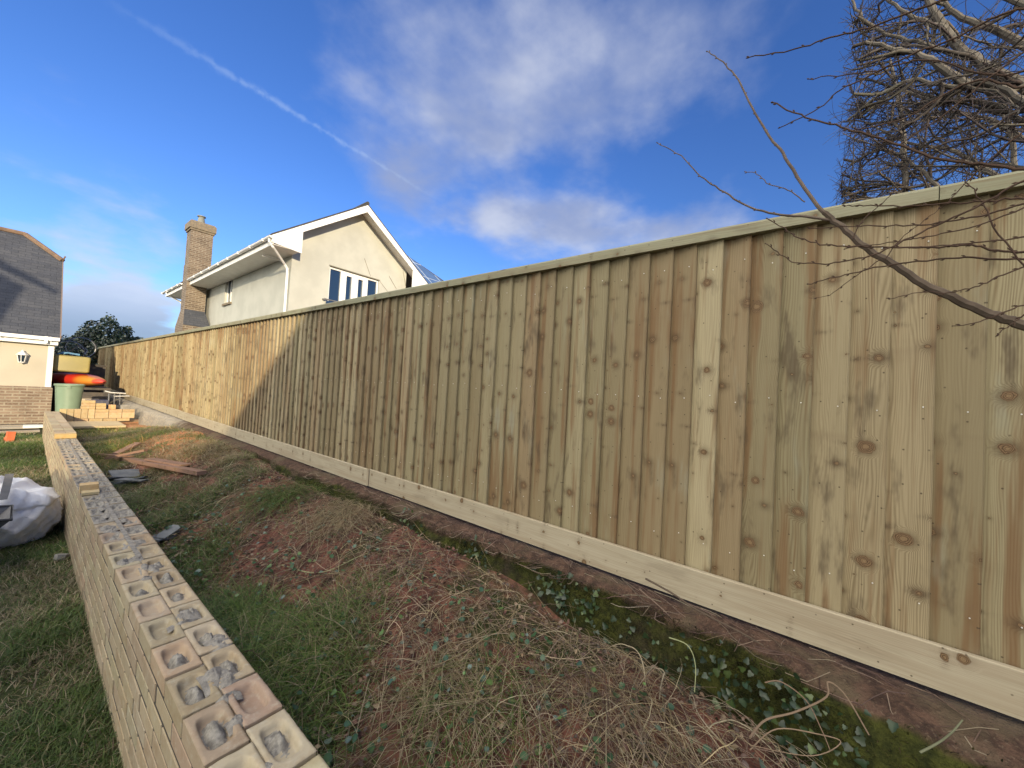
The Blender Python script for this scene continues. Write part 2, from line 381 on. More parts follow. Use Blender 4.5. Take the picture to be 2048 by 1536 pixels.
def brick_mat():
    """individual buff bricks; tint = own colour; bc.z = how much mortar smears this place"""
    m, t, p = newmat('buff_brick')
    pos = t.n('ShaderNodeNewGeometry').outputs['Position']; c = attr(t, 'tint', 'Color'); sm = t.sep(attr(t, 'bc'))[2]
    n1 = t.noise(pos, 14., 6, .65); n2 = t.noise(pos, 70., 4, .6); n3 = t.noise(pos, 5., 4)
    c = t.mix(t.ss(n1, .42, .72, 0, .6), c, t.mix(1., c, (.80, .70, .60), 'MULTIPLY'))
    c = t.mix(t.ss(t.noise(pos, 26., 5, .7), .50, .68, 0, .5), c, (.44, .40, .31))
    c = t.mix(t.ss(n2, .50, .75, 0, .35), c, t.mix(1., c, (1.25, 1.25, 1.25), 'MULTIPLY'))
    fac = t.ss(t.m('ADD', t.m('ADD', t.m('MULTIPLY', n1, .9), t.m('MULTIPLY', n3, .5)), sm), .98, 1.16)
    c = t.mix(fac, c, t.mix(t.ss(n2, .3, .7), (.17, .158, .135), (.33, .31, .265)))
    t.put(p.inputs['Base Color'], c); p.inputs['Roughness'].default_value = .88; p.inputs['Specular IOR Level'].default_value = .2
    bump(t, p, t.m('ADD', n1, t.m('MULTIPLY', n2, .6)), .45, .004)
    return m
M_BRICK = brick_mat()

# ------------------------------------------------------------------ terrain
def smooth(a, b, x): u = np.clip((x - a) / (b - a), 0, 1); return u * u * (3 - 2 * u)
_ph = rng.uniform(0, 6.28, (14, 2)); _fr = rng.uniform(.7, 9., 14); _an = rng.uniform(0, 6.28, 14)
def lump(X, Y):
    s = 0
    for k in range(14): s = s + np.sin(_fr[k] * (X * math.cos(_an[k]) + Y * math.sin(_an[k])) * 1.7 + _ph[k, 0]) / (_fr[k] + .8)
    return s * .035
def ground(X, Y):
    X = np.asarray(X, float); Y = np.asarray(Y, float)
    lawn = -.12 + .17 * smooth(7, 16, Y) + .12 * lump(X, Y)
    zw = 0. + .02 * np.clip(Y, 0, 6) + .12 * smooth(6, 11, Y)
    zl = np.interp(Y, [-3, -.3, .5, 1.5, 3, 4.5, 6.3, 7.5, 10, 11, 40], [.12, .17, .25, .34, .39, .42, .46, .50, .46, .30, .35])
    u = smooth(.7, 1.85, X)
    strip = zw + (zl - zw) * u + .75 * lump(X, Y) * smooth(.5, .8, X)
    strip = strip + .10 * np.exp(-(((X - 1.45) / .45) ** 2 + ((Y - 8.2) / 1.6) ** 2))
    sel = smooth(.44, .47, X)
    g = lawn * (1 - sel) + strip * sel
    past = smooth(13.2, 13.8, Y)
    g = g * (1 - past) + (lawn * (1 - smooth(.5, 2.2, X)) + .45 * smooth(.5, 2.2, X)) * past
    far = smooth(2.2, 2.6, X); g = g * (1 - far) + .45 * far
    return g
def onG(x, y, up=0.):
    z = .2
    for _ in range(30): p = onZ(x, y, z); z = .6 * z + .4 * (float(ground(p[0], p[1])) + up)
    return onZ(x, y, z)
def ground_mat():
    m, t, p = newmat('earth_and_turf')
    pos = t.n('ShaderNodeNewGeometry').outputs['Position']; x, y, z = t.sep(pos)
    n1 = t.noise(pos, 1.6, 5); n2 = t.noise(pos, 9., 5); n3 = t.noise(pos, 60., 4)
    turf = t.mix(t.ss(n2, .35, .65), (.035, .045, .016), (.07, .065, .03))
    soil = t.mix(t.ss(n2, .3, .7), (.050, .028, .024), (.205, .088, .064))
    soil = t.mix(t.ss(n3, .5, .75, 0, .6), soil, (.06, .035, .025))
    strip = t.ss(x, .62, 1.1)
    f = t.m('MULTIPLY', strip, t.ss(t.m('ADD', t.m('MULTIPLY', n1, .8), t.m('MULTIPLY', n2, .2)), .38, .50))
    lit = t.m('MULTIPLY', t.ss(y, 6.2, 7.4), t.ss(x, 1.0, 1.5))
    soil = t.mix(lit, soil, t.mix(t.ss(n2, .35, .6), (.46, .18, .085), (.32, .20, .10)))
    far = t.ss(y, 13.3, 13.6); soil = t.mix(far, soil, (.13, .11, .08))
    c = t.mix(t.m('MAXIMUM', f, lit), turf, soil)
    t.put(p.inputs['Base Color'], c); p.inputs['Roughness'].default_value = .95; p.inputs['Specular IOR Level'].default_value = .15
    bump(t, p, t.m('ADD', t.m('MULTIPLY', n2, 1.), t.m('MULTIPLY', n3, .4)), .8, .03)
    return m
def build_ground():
    xs = np.unique(np.concatenate([np.linspace(-900, -8, 14), np.linspace(-8, -.5, 20), np.linspace(-.5, 2.2, 110), np.linspace(2.2, 8, 10), np.linspace(8, 900, 14)]))
    ys = np.unique(np.concatenate([np.linspace(-900, -6, 14), np.linspace(-6, -1, 14), np.linspace(-1, 14, 300), np.linspace(14, 30, 30), np.linspace(30, 900, 14)]))
    XX, YY = np.meshgrid(xs, ys); Z = ground(XX, YY)
    V = np.stack([XX, YY, Z], -1).reshape(-1, 3); nx = len(xs)
    i = (np.arange(len(ys) - 1)[:, None] * nx + np.arange(nx - 1)[None]).ravel()
    F = np.stack([i, i + 1, i + nx + 1, i + nx], 1)
    o = arrays('ground', V, F, np.ones((len(V), 3)), ground_mat(), smooth=True); tag(o, 'garden ground of turf and red earth', None, kind='structure')
build_ground()

# ------------------------------------------------------------------ the feather-edge fence
SL = .0085
def zf(y): return SL * max(y, -6)
FX = 2.14
def build_fence():
    f = empty('fence', (FX, 0, .5), 'long new timber feather-edge fence with capping rail running the length of the garden', 'fence')
    pitch = .1225; y = -2.6; bay_start = y; bay = MB(); seedA = 0; left = 0; tone = .5; stripe = .6; brown = 0; bays = []
    yy = -2.55; nb = 0
    nails = MB()
    while yy < 27.5:
        if left <= 0:
            left = R.choice([1, 1, 1, 2, 2, 3, 4]); seedA = R.uniform(0, 40); tone = R.uniform(.0, 1.); stripe = R.choice([.25, .45, .7, 1.0]); brown = R.choice([0, 0, .12, .25, .5])
            if yy < .4: left = 1; tone = R.choice([.1, .35, .6, .9]); stripe = R.choice([.5, .8, 1.]); brown = R.choice([0, .05, .3, .5])
        left -= 1
        sd = seedA + R.uniform(-.03, .03)
        y0 = yy; y1 = yy + pitch * R.uniform(.97, 1.03)          # y0 = thick edge side (towards the camera end)
        th = .026 + R.uniform(-.004, .004); tn = .002 + R.uniform(0, .003); lean = R.uniform(-.003, .003)
        zb = .655 + zf(y0) + R.uniform(-.004, .004); zt = 2.345 + zf(y0)
        tint = (min(1, max(0, tone + R.uniform(-.35, .35))), stripe, min(1, max(0, brown + R.uniform(-.1, .25))))
        nz = 6; x_off = R.uniform(-.001, .002)
        def xe(k, thick): return FX - (th if thick else tn) + x_off + .0015 * math.sin(k * 1.3 + y0 * 9)
        zs = [zb + (zt - zb) * k / nz for k in range(nz + 1)]
        for k in range(nz):
            e0, e1 = (xe(k, 1) + .005, y0 + lean * k / nz), (xe(k + 1, 1) + .005, y0 + lean * (k + 1) / nz)
            a0, a1 = (xe(k, 1), y0 + .005 + lean * k / nz), (xe(k + 1, 1), y0 + .005 + lean * (k + 1) / nz)
            bay.face([(a0[0], a0[1], zs[k]), (e0[0], e0[1], zs[k]), (e1[0], e1[1], zs[k + 1]), (a1[0], a1[1], zs[k + 1])],
                     bc=[(0.005, zs[k], sd), (0, zs[k], sd), (0, zs[k + 1], sd), (0.005, zs[k + 1], sd)], tint=tint)
            b0, b1 = (xe(k, 0), y1 + .022), (xe(k + 1, 0), y1 + .022)
            bay.face([(b0[0] + .0045, b0[1], zs[k]), (a0[0], a0[1], zs[k]), (a1[0], a1[1], zs[k + 1]), (b1[0] + .0045, b1[1], zs[k + 1])],
                     bc=[(.145, zs[k], sd), (0, zs[k], sd), (0, zs[k + 1], sd), (.145, zs[k + 1], sd)], tint=tint)
            bay.face([(e0[0], e0[1], zs[k]), (FX + .012, e0[1], zs[k]), (FX + .012, e1[1], zs[k + 1]), (e1[0], e1[1], zs[k + 1])],
                     bc=[(0, zs[k], sd), (.014, zs[k], sd), (.014, zs[k + 1], sd), (0, zs[k + 1], sd)], tint=tint)
        bay.face([(FX + .012, y0, zb), (FX + .012, y1 + .02, zb), (FX + .012, y1 + .02, zt), (FX + .012, y0, zt)], bc=[(0, zb, sd), (.14, zb, sd), (.14, zt, sd), (0, zt, sd)], tint=tint)
        if yy < 6:
            for zr in (.82, 1.53, 2.19):
                zz = zr + zf(y0) + R.uniform(-.02, .02); yn = y0 + .035 + R.uniform(-.008, .008); xx = FX - th + .002
                nails.lathe((0, 0, 0), [(.0, .003), (.0022, .002), (.0026, 0)], 6, M=Matrix.Translation((xx - .0015, yn, zz)) @ Matrix.Rotation(-math.pi / 2, 4, 'Y'))
        yy = y1; nb += 1
        if yy - bay_start > 2.4 or yy >= 27.5:
            bay.build('board_panel', M_FENCE, f); bay = MB(); bay_start = yy
    nails.build('nails', M_NAIL, f)
    # capping rail in lengths
    ys = [-2.6, -.35, 2.35, 5.4, 8.6, 11.8, 15, 18.2, 21.4, 24.6, 27.5]
    for a, b in zip(ys[:-1], ys[1:]):
        c = MB(); sd = R.uniform(0, 40); tt = (R.random(), .35, R.uniform(0, .4)); g = .0015
        za, zb_ = zf(a), zf(b); dz = R.uniform(-.002, .002)
        sec = [(FX - .050, 2.322), (FX + .036, 2.322), (FX + .036, 2.366), (FX + .03, 2.378), (FX - .044, 2.378), (FX - .050, 2.368)]
        for k in range(len(sec)):
            (x0, z0), (x1, z1) = sec[k], sec[(k + 1) % len(sec)]; L = math.hypot(x1 - x0, z1 - z0); u = k * .05
            c.face([(x0, a + g, z0 + za + dz), (x0, b - g, z0 + zb_ + dz), (x1, b - g, z1 + zb_ + dz), (x1, a + g, z1 + za + dz)], bc=[(u, a, sd), (u, b, sd), (u + L, b, sd), (u + L, a, sd)], tint=tt)
        c.face([(x, a + g, z + za + dz) for x, z in sec], tint=tt, seed=sd); c.face([(x, b - g, z + zb_ + dz) for x, z in sec][::-1], tint=tt, seed=sd)
        c.build('capping_rail', M_CAP, f)
    # gravel boards
    ys = [-2.6, .25 - .9, 3.32, 6.95, 10.4, 14, 17.6, 21.2, 24.8, 27.5]
    for a, b in zip(ys[:-1], ys[1:]):
        c = MB(); sd = R.uniform(0, 40); tt = (R.random(), R.uniform(.12, .3), R.uniform(0, .3)); x0, x1 = FX - .056, FX - .035; off = R.uniform(-.004, .004)
        def q(p, bcs): c.face(p, bc=bcs, tint=tt)
        za, zb_ = zf(a) + off, zf(b) + off; A, B = a + .002, b - .002; lo, hi = .527, .684
        n = 6
        for k in range(n):
            ya, yb = A + (B - A) * k / n, A + (B - A) * (k + 1) / n; z_a, z_b = za + (zb_ - za) * k / n, za + (zb_ - za) * (k + 1) / n
            q([(x0, yb, lo + z_b), (x0, ya, lo + z_a), (x0, ya, hi - .004 + z_a), (x0, yb, hi - .004 + z_b)], [(0, yb, sd), (0, ya, sd), (.153, ya, sd), (.153, yb, sd)])
            q([(x0, yb, hi - .004 + z_b), (x0, ya, hi - .004 + z_a), (x0 + .004, ya, hi + z_a), (x0 + .004, yb, hi + z_b)], [(.153, yb, sd), (.153, ya, sd), (.158, ya, sd), (.158, yb, sd)])
            q([(x0 + .004, yb, hi + z_b), (x0 + .004, ya, hi + z_a), (x1, ya, hi + z_a), (x1, yb, hi + z_b)], [(.158, yb, sd), (.158, ya, sd), (.18, ya, sd), (.18, yb, sd)])
            q([(x0, ya, lo + z_a), (x0, yb, lo + z_b), (x1, yb, lo + z_b), (x1, ya, lo + z_a)], [(0, ya, sd), (0, yb, sd), (.02, yb, sd), (.02, ya, sd)])
        q([(x0, A, lo + za), (x1, A, lo + za), (x1, A, hi + za), (x0 + .004, A, hi + za), (x0, A, hi - .004 + za)], [(0, 0, sd), (.02, 0, sd), (.02, .15, sd), (.01, .15, sd), (0, .15, sd)])
        q([(x0, B, lo + zb_), (x0, B, hi - .004 + zb_), (x0 + .004, B, hi + zb_), (x1, B, hi + zb_), (x1, B, lo + zb_)], [(0, 0, sd), (0, .15, sd), (.01, .15, sd), (.02, .15, sd), (.02, 0, sd)])
        c.build('gravel_board', M_GRAVEL, f)
    c = MB()   # little cleat over the gravel board joint
    c.box(FX - .066, FX - .0565, 3.295, 3.325, .56, .715, tint=(.3, .3, .5), seed=3); c.build('cleat', M_GRAVEL, f)
    yy = -2.4
    while yy < 27.5:
        c = MB(); c.box(FX + .055, FX + .155, yy, yy + .1, .2, 2.28 + zf(yy), tint=(.4, .5, .3), seed=yy); c.build('post', M_FENCE, f); yy += 2.4
    for zr in (.80, 1.5, 2.17):
        c = MB(); c.face([(FX + .0145, -2.6, zr + zf(-2.6)), (FX + .0145, 27.5, zr + zf(27.5)), (FX + .0145, 27.5, zr + .07 + zf(27.5)), (FX + .0145, -2.6, zr + .07 + zf(-2.6))], tint=(.4, .5, .3), vdir=(0, 1, 0))
        c.prism([(FX + .0145, -2.6, zr + zf(-2.6)), (FX + .0145, -2.6, zr + .07 + zf(-2.6)), (FX + .052, -2.6, zr + .035 + zf(-2.6))], (0, 30.1, zf(27.5) - zf(-2.6)), tint=(.4, .5, .3)); c.build('arris_rail', M_FENCE, f)
build_fence()

# ------------------------------------------------------------------ old retaining wall below the fence
def retaining_mat():
    m, t, p = newmat('mossy_retaining_wall')
    pos = t.n('ShaderNodeNewGeometry').outputs['Position']; x, y, z = t.sep(pos)
    nz = t.sep(t.n('ShaderNodeNewGeometry').outputs['Normal'])[2]
    n1 = t.noise(pos, 3., 5); n2 = t.noise(pos, 18., 6, .65); n3 = t.noise(pos, 90., 4)
    soil = t.mix(t.ss(n2, .35, .65), (.050, .032, .025), (.115, .070, .050))
    soil = t.mix(t.ss(n3, .55, .75, 0, .6), soil, (.22, .17, .12))
    soil = t.mix(t.ss(n1, .46, .58, 0, .8), soil, (.11, .085, .055))
    soil = t.mix(t.ss(t.noise(pos, 35., 5, .7), .55, .7, 0, .7), soil, (.035, .026, .02))
    moss = t.mix(t.ss(n2, .35, .65), (.018, .022, .007), (.055, .060, .014))
    moss = t.mix(t.ss(n1, .45, .65), moss, (.035, .026, .02))
    top = t.ss(t.m('ADD', nz, t.m('MULTIPLY', t.m('SUBTRACT', n1, .5), 1.1)), .42, .72)
    c = t.mix(top, moss, soil)
    grey = t.mix(t.ss(n2, .4, .6), (.25, .23, .20), (.34, .30, .23))
    c = t.mix(t.ss(t.m('ADD', y, t.m('MULTIPLY', n1, 2.)), 10.4, 11.6), c, grey)
    t.put(p.inputs['Base Color'], c); p.inputs['Roughness'].default_value = .95; p.inputs['Specular IOR Level'].default_value = .15
    bump(t, p, t.m('ADD', n2, t.m('MULTIPLY', n3, .5)), 1., .02)
    return m
def edge_shift(y): return .07 * smooth(-.3, .8, np.asarray(y, float))
def build_retaining():
    ys = np.concatenate([np.linspace(-2.6, 8, 420), np.linspace(8.05, 27.5, 160)])
    prof = [(2.16, 0.0), (2.10, 0.0), (2.04, -.004), (1.98, -.012), (1.93, -.025), (1.895, -.05), (1.875, -.09), (1.862, -.14), (1.85, -.20), (1.838, -.27), (1.825, -.34), (1.81, -.42), (1.79, -.52)]
    V = []; n = len(prof)
    r1 = rng.normal(0, 1, (len(ys), n)); 
    for it in range(2): r1 = (r1 + np.roll(r1, 1, 0) + np.roll(r1, -1, 0)) / 2.2
    for i, y in enumerate(ys):
        zt = .508 + zf(y); off = .022 * math.sin(y * 2.3) + .015 * math.sin(y * 5.1 + 1) + .01 * math.sin(y * 11)
        es = float(edge_shift(y))
        for k, (x, z) in enumerate(prof):
            w = min(1, k / 4); x = x + es * min(1, max(0, (k - 0) / 4))
            V.append((x + (off + r1[i, k] * .006) * w, y, zt + z + r1[i, k] * .0035 * (k > 0) + off * .3 * w))
    V = np.array(V); i = (np.arange(len(ys) - 1)[:, None] * n + np.arange(n - 1)[None]).ravel()
    F = np.stack([i, i + 1, i + n + 1, i + n], 1)[:, ::-1]
    o = arrays('retaining_wall', V, F, np.ones((len(V), 3)), retaining_mat(), smooth=True)
    tag(o, 'low mossy earth-topped retaining wall under the gravel boards of the timber fence', 'retaining wall')
build_retaining()

# ------------------------------------------------------------------ the half-built brick wall
BUFF = [(.38, .315, .215), (.35, .285, .19), (.41, .345, .24), (.33, .265, .18), (.38, .32, .225), (.42, .355, .24), (.34, .26, .18)]
def vary(c, s=.06): k = 1 + R.uniform(-s, s); return tuple(min(1, v * k * (1 + R.uniform(-s * .4, s * .4))) for v in c)
def brick_into(mb, c, ax, L=.215, W=.1025, H=.0625, tint=(.4, .3, .2), smear=0., bev=.0018, skip='', M=None, jig=.0010):
    """one brick with chamfered edges; c=centre; ax='y' long side along y"""
    hx, hy, hz = (W / 2, L / 2, H / 2) if ax == 'y' else (L / 2, W / 2, H / 2) if ax == 'x' else (W / 2, H / 2, L / 2)
    hx += R.uniform(-jig, jig); hy += R.uniform(-jig, jig)
    b = bev
    def P(x, y, z):
        v = (x, y, z)
        if M is not None: v = M @ Vector(v)
        return (c[0] + v[0], c[1] + v[1], c[2] + v[2])
    def q(pts): mb.face([P(*p) for p in pts], bc=[(p[0], p[1], smear) for p in pts], tint=tint)
    for s in (-1, 1):
        def o(l): return l if s > 0 else l[::-1]
        if not (s < 0 and 'b' in skip) and not (s > 0 and 't' in skip):
            q(o([(-hx + b, -hy + b, s * hz), (hx - b, -hy + b, s * hz), (hx - b, hy - b, s * hz), (-hx + b, hy - b, s * hz)]))
        q(o([(s * hx, -hy + b, -hz + b), (s * hx, hy - b, -hz + b), (s * hx, hy - b, hz - b), (s * hx, -hy + b, hz - b)]))
        q(o([(hx - b, s * hy, -hz + b), (-hx + b, s * hy, -hz + b), (-hx + b, s * hy, hz - b), (hx - b, s * hy, hz - b)]))
        for r in (-1, 1):
            def o2(l): return l if s * r > 0 else l[::-1]
            q(o2([(s * hx, -hy + b, r * (hz - b)), (s * hx, hy - b, r * (hz - b)), (s * (hx - b), hy - b, r * hz), (s * (hx - b), -hy + b, r * hz)]))
            q(o2([(hx - b, s * hy, r * (hz - b)), (-hx + b, s * hy, r * (hz - b)), (-hx + b, s * (hy - b), r * hz), (hx - b, s * (hy - b), r * hz)]))
            q(o2([(s * hx, r * (hy - b), hz - b), (s * hx, r * (hy - b), -hz + b), (s * (hx - b), r * hy, -hz + b), (s * (hx - b), r * hy, hz - b)]))
NOISE_F = rng.normal(0, 1, (40, 2)) * 55; NOISE_P = rng.uniform(0, 6.28, 40)
def fnoise(X, Y, f=1.):
    s = 0
    for k in range(22): s = s + np.sin(NOISE_F[k, 0] * X * f + NOISE_F[k, 1] * Y * f + NOISE_P[k])
    return s / 6.
def frog_top(lst, c, L, W, z, fill, tint, smear, fine):
    """heightfield top of a frogged brick with a lump of mortar in it"""
    nx, ny = (17, 29) if fine else (9, 15)
    nx, ny = (25, 41) if fine else (9, 15)
    x = np.linspace(-1, 1, nx); y = np.linspace(-1, 1, ny); X, Y = np.meshgrid(x, y)
    fx, fy = .64, .66
    ed = (np.abs(X) / fx) ** 4 + (np.abs(Y) / fy) ** 4
    dep = -.024 * (1 - smooth(.45, 1.35, ed))
    edge = np.maximum(np.abs(X), np.abs(Y)); rnd = np.where(edge > .97, -.004, 0)
    wx, wy = c[0] + X * W / 2, c[1] + Y * L / 2
    h = dep + rnd + .0012 * fnoise(wx, wy, 1.6)
    rr = (X / (.42 + .1 * R.random())) ** 2 + ((Y - R.uniform(-.25, .15)) / (.45 + .1 * R.random())) ** 2
    lump_h = (.034 * fill * np.exp(-rr * 1.5) + (.0075 * fnoise(wx, wy, 3.1) + .004 * fnoise(wy, wx, 5.3)) * np.exp(-rr * .5) * (fill > 0)) - .031 - .01 * (fill == 0)
    mort = lump_h > h
    h = np.maximum(h, lump_h)
    sme = np.where(mort, 1.0, smear + .10 * (dep < -.008))
    V = np.stack([wx, wy, z + h], -1).reshape(-1, 3); T = np.tile(tint, (nx * ny, 1)); Bc = np.stack([X.ravel(), Y.ravel(), sme.ravel()], 1)
    i = (np.arange(ny - 1)[:, None] * nx + np.arange(nx - 1)[None]).ravel()
    F = np.stack([i, i + 1, i + nx + 1, i + nx], 1)
    lst.append((V, F, T, Bc))
WX0, WX1, WTOP = .3465, .5535, .5
def build_wall():
    w = empty('brick_wall', (.45, 6, -.2), 'long half-built buff brick garden wall with open frogged bricks and mortar along its top, turning a corner at the far end', 'brick wall')
    bricks = MB(); core = MB(); tops = []
    Yend = 13.05; BW = .1025
    rows = 10
    for r in range(rows + 1):
        zt = WTOP - .075 * (r - 1) - 0.0
        if r == 0: ys0, zt = 8.62, WTOP + .075
        else: ys0 = -.25
        zc = zt - .0325
        top_here = (r == 0) or (r == 1)
        for side in (0, 1):
            y = ys0 - (.1125 if r % 2 else 0) + (.055 if side else 0)
            if r == 0: y = ys0
            if side == 1 and r > 3: continue
            while y < Yend - .02:
                L = min(.2125, Yend - y)
                if L > .05 and not (r == 0 and y < ys0 - .01):
                    t = vary(R.choice(BUFF), .09); xc = (WX0 + BW / 2 if side == 0 else WX1 - BW / 2) + R.uniform(-.0014, .0014)
                    if r == 1 and R.random() < .05: t = vary((.40, .29, .20), .1)
                    dz = R.uniform(-.002, .002)
                    if r >= 1 and side == 0 and y < 5 or r > 1 or y > 9:
                        sm = 0.02 if r > 1 else .12
                    else: sm = .12
                    cov = r == 1 and y < 8.5
                    brick_into(bricks, (xc, y + L / 2, zc + dz), 'y', L=L, tint=tuple(.8 * q + .2 * w_ for q, w_ in zip(t, (.39, .32, .215))), smear=sm - .1, skip='t' if cov else '')
                    if cov:
                        smy = .0 + .42 * float(smooth(2.6, 3.6, y)) + R.uniform(-.08, .1)
                        frog_top(tops, (xc, y + L / 2), L, BW, zt + dz, R.choice([0., .8, 1., 1.1, 1.25]) if y < 3.4 else R.uniform(1., 1.35), t, smy, y < 3.2)
                y += .225
    bricks.build('brickwork', M_BRICK, w)
    # mortar: recessed body between the bricks
    core.box(WX0 + .0030, WX0 + BW - .004, -.3, Yend - .004, -.32, WTOP - .028)
    core.box(WX1 - BW + .004, WX1 - .0030, -.3, Yend - .004, -.05, WTOP - .028)
    core.box(WX0 + .006, WX0 + BW - .004, 8.625, Yend - .004, WTOP - .0055, WTOP + .069)
    core.box(WX1 - BW + .004, WX1 - .006, 8.625, Yend - .004, WTOP - .0055, WTOP + .069)
    core.build('mortar_joints', simple('buff_mortar', (.058, .050, .042), (.040, .035, .030), 20, .95, bs=.6, bd=.004), w)
    V = []; F = []; T = []; Bc = []; n = 0
    for v, f, t, b in tops: V.append(v); F.append(f + n); T.append(t); Bc.append(b); n += len(v)
    arrays('frogged_top', np.concatenate(V), np.concatenate(F), np.concatenate(T), M_BRICK, w, np.concatenate(Bc), smooth=True)
    # squeezed mortar ridge in the middle joint and over cross joints
    xs = np.linspace(WX0 + BW - .010, WX1 - BW + .010, 7); ys = np.linspace(-.3, 8.6, 1500); X, Y = np.meshgrid(xs, ys)
    lvl = -.028 + .030 * smooth(-.2, .5, fnoise(0 * X + .1, Y * .12, 1)) + .028 * smooth(2.4, 3.6, Y)
    Z = WTOP + np.minimum(lvl + .0035 * fnoise(X, Y, 1.7), .004 + .002 * fnoise(X, Y, 1.2)) - .004 * (np.abs(X - .45) > .012)
    V = np.stack([X, Y, Z], -1).reshape(-1, 3); nx = 7; i = (np.arange(len(ys) - 1)[:, None] * nx + np.arange(nx - 1)[None]).ravel()
    arrays('mortar_bed', V, np.stack([i, i + 1, i + nx + 1, i + nx], 1), np.ones((len(V), 3)), M_LEAD, w, smooth=True)
    # patches of spread mortar
    Vs = []; Fs = []; n = 0
    for k in range(60):
        yc = R.choice([R.uniform(.1, 3.), R.uniform(2.6, 8.4), R.uniform(3, 8.4)]); xc = R.uniform(WX0 + .03, WX1 - .03); a, b = R.uniform(.02, .05), R.uniform(.02, .07)
        if yc < 2.6: xc = .45 + R.uniform(-.03, .08); a = R.uniform(.02, .045)
        g = 25; u = np.linspace(-1, 1, g); U, VV = np.meshgrid(u, u)
        X = np.clip(xc + U * a, WX0 + .003, WX1 - .003); Y = yc + VV * b
        H = .007 * np.exp(-1.6 * (U ** 2 + VV ** 2)) + (.006 * fnoise(X, Y, 2.6) + .003 * fnoise(Y, X, 5)) * (1 - np.clip(U ** 2 + VV ** 2, 0, 1)) - .008 * (U ** 2 + VV ** 2) 
        Vs.append(np.stack([X, Y, WTOP + H], -1).reshape(-1, 3)); i = (np.arange(g - 1)[:, None] * g + np.arange(g - 1)[None]).ravel(); Fs.append(np.stack([i, i + 1, i + g + 1, i + g], 1) + n); n += g * g
    arrays('mortar_smears', np.concatenate(Vs), np.concatenate(Fs), np.ones((n, 3)), M_LEAD, w, smooth=True)
    # the return wall across the strip: lower courses, then bricks standing on end
    r2 = MB(); zt = .52
    for k in range(1):
        x = WX1 + .008 + (.11 if k % 2 else 0)
        while x < 1.62:
            brick_into(r2, (x + .1075, 13.10, zt - .11 - k * .075 - .0325), 'x', tint=vary((.42, .31, .18), .1)); x += .225
    x = WX1 + .01
    while x < 1.05:
        brick_into(r2, (x + .05, 13.10, zt), 'z', W=.1, L=.215, H=.1, tint=vary((.43, .32, .18), .14)); x += .107
    while x < 1.62:
        brick_into(r2, (x + .1075, 13.10, zt - .036), 'x', L=.215, H=.14, tint=vary((.43, .32, .19), .1)); brick_into(r2, (x + .1075, 13.10, zt + .071), 'x', L=.215, H=.065, tint=vary((.42, .30, .17), .1)); x += .222
    r2.build('return_wall', M_BRICK, w)
    # loose bricks laid on top
    def loose(loc, M, label, tint, L=.215):
        b = MB(); brick_into(b, (0, 0, 0), 'y', L=L, tint=tint, smear=-.2, M=M); o = b.build('brick', M_BRICK); o.location = loc; return tag(o, label, 'brick', 'loose buff bricks around the garden wall')
    loose((.398, 4.72, WTOP + .0345), Matrix.Rotation(math.radians(88), 3, 'Z'), 'half brick sitting alone on the mortar of the wall top', (.56, .40, .2), L=.105)
    loose((.40, 4.62, WTOP + .012), Matrix.Rotation(math.radians(86), 3, 'Z') , 'thin pale brick slip just in front of the lone half brick', (.5, .4, .22), L=.10).scale = (1, 1, .35)
    loose((.445, 8.56, WTOP + .036), Matrix.Rotation(math.radians(90), 3, 'Z'), 'golden brick laid crosswise on the long wall where its top steps up', (.46, .33, .14), L=.208)
    zt2 = zt + .1085
    for k in range(3): loose((.985 + R.uniform(-.006, .006), 13.10, zt2 + .033 + .0665 * k), Matrix.Rotation(math.radians(90 + R.uniform(-4, 4)), 3, 'Z'), ['lowest', 'middle', 'topmost'][k] + ' brick of the three-high stack beside the green tub', vary((.44, .33, .18), .08))
    for k in range(2): loose((1.185 + R.uniform(-.004, .004), 13.10, zt2 + .033 + .0665 * k), Matrix.Rotation(math.radians(92 + R.uniform(-4, 4)), 3, 'Z'), ['lower', 'upper'][k] + ' brick of the two-high pile next to the three-high stack', vary((.44, .33, .18), .08), L=.16)
    loose((1.37, 13.10, zt2 + .0512), Matrix.Rotation(math.radians(20), 3, 'Z') @ Matrix.Rotation(math.radians(88), 3, 'Y'), 'single brick on its side at the end of the brick piles by the bicycle parts', vary((.55, .36, .18), .05), L=.15)
    return w
build_wall()
o = MB().box(-1.15, .55, -.6, .6, -.02, .02).build('paving_slab', simple('sandy_slab', (.50, .40, .24), (.42, .33, .2), 3, .9, bs=.5))
o.location = (1.17, 12.28, .345); o.scale = (.52, .98, 1); tag(o, 'flat sandy slab laid in front of the short brick return wall', 'slab')

# ------------------------------------------------------------------ houses
def slate_mat(name, a, b, rh=.16, bw=.26):
    def ex(t, c, pos, bc):
        n = t.noise(pos, 25., 4); return t.mix(t.ss(n, .66, .78, 0, .5), c, (.30, .30, .28))
    return brick_face_mat(name, a, b, tuple(v * .5 for v in a), bw=bw, rh=rh, mort=.005, extra=ex, bs=.6)
M_SLATE = slate_mat('slate_roof', (.050, .056, .072), (.070, .075, .088), rh=.11, bw=.24)
M_SLATE2 = slate_mat('dark_slate_roof', (.05, .05, .052), (.07, .068, .065))
M_CHIM = brick_face_mat('chimney_brick', (.085, .062, .048), (.19, .145, .108), (.25, .225, .18), mort=.016)
M_PLINTH = brick_face_mat('plinth_brick', (.15, .105, .08), (.26, .20, .15), (.30, .27, .21), mort=.016)
M_TERRA = simple('terracotta_ridge', (.17, .11, .07), (.12, .08, .055), 8, .8)
M_SOLAR = brick_face_mat('solar_panel', (.05, .10, .22), (.06, .12, .26), (.50, .55, .60), bw=.95, rh=1.5, mort=.03, off=0, bs=.0)
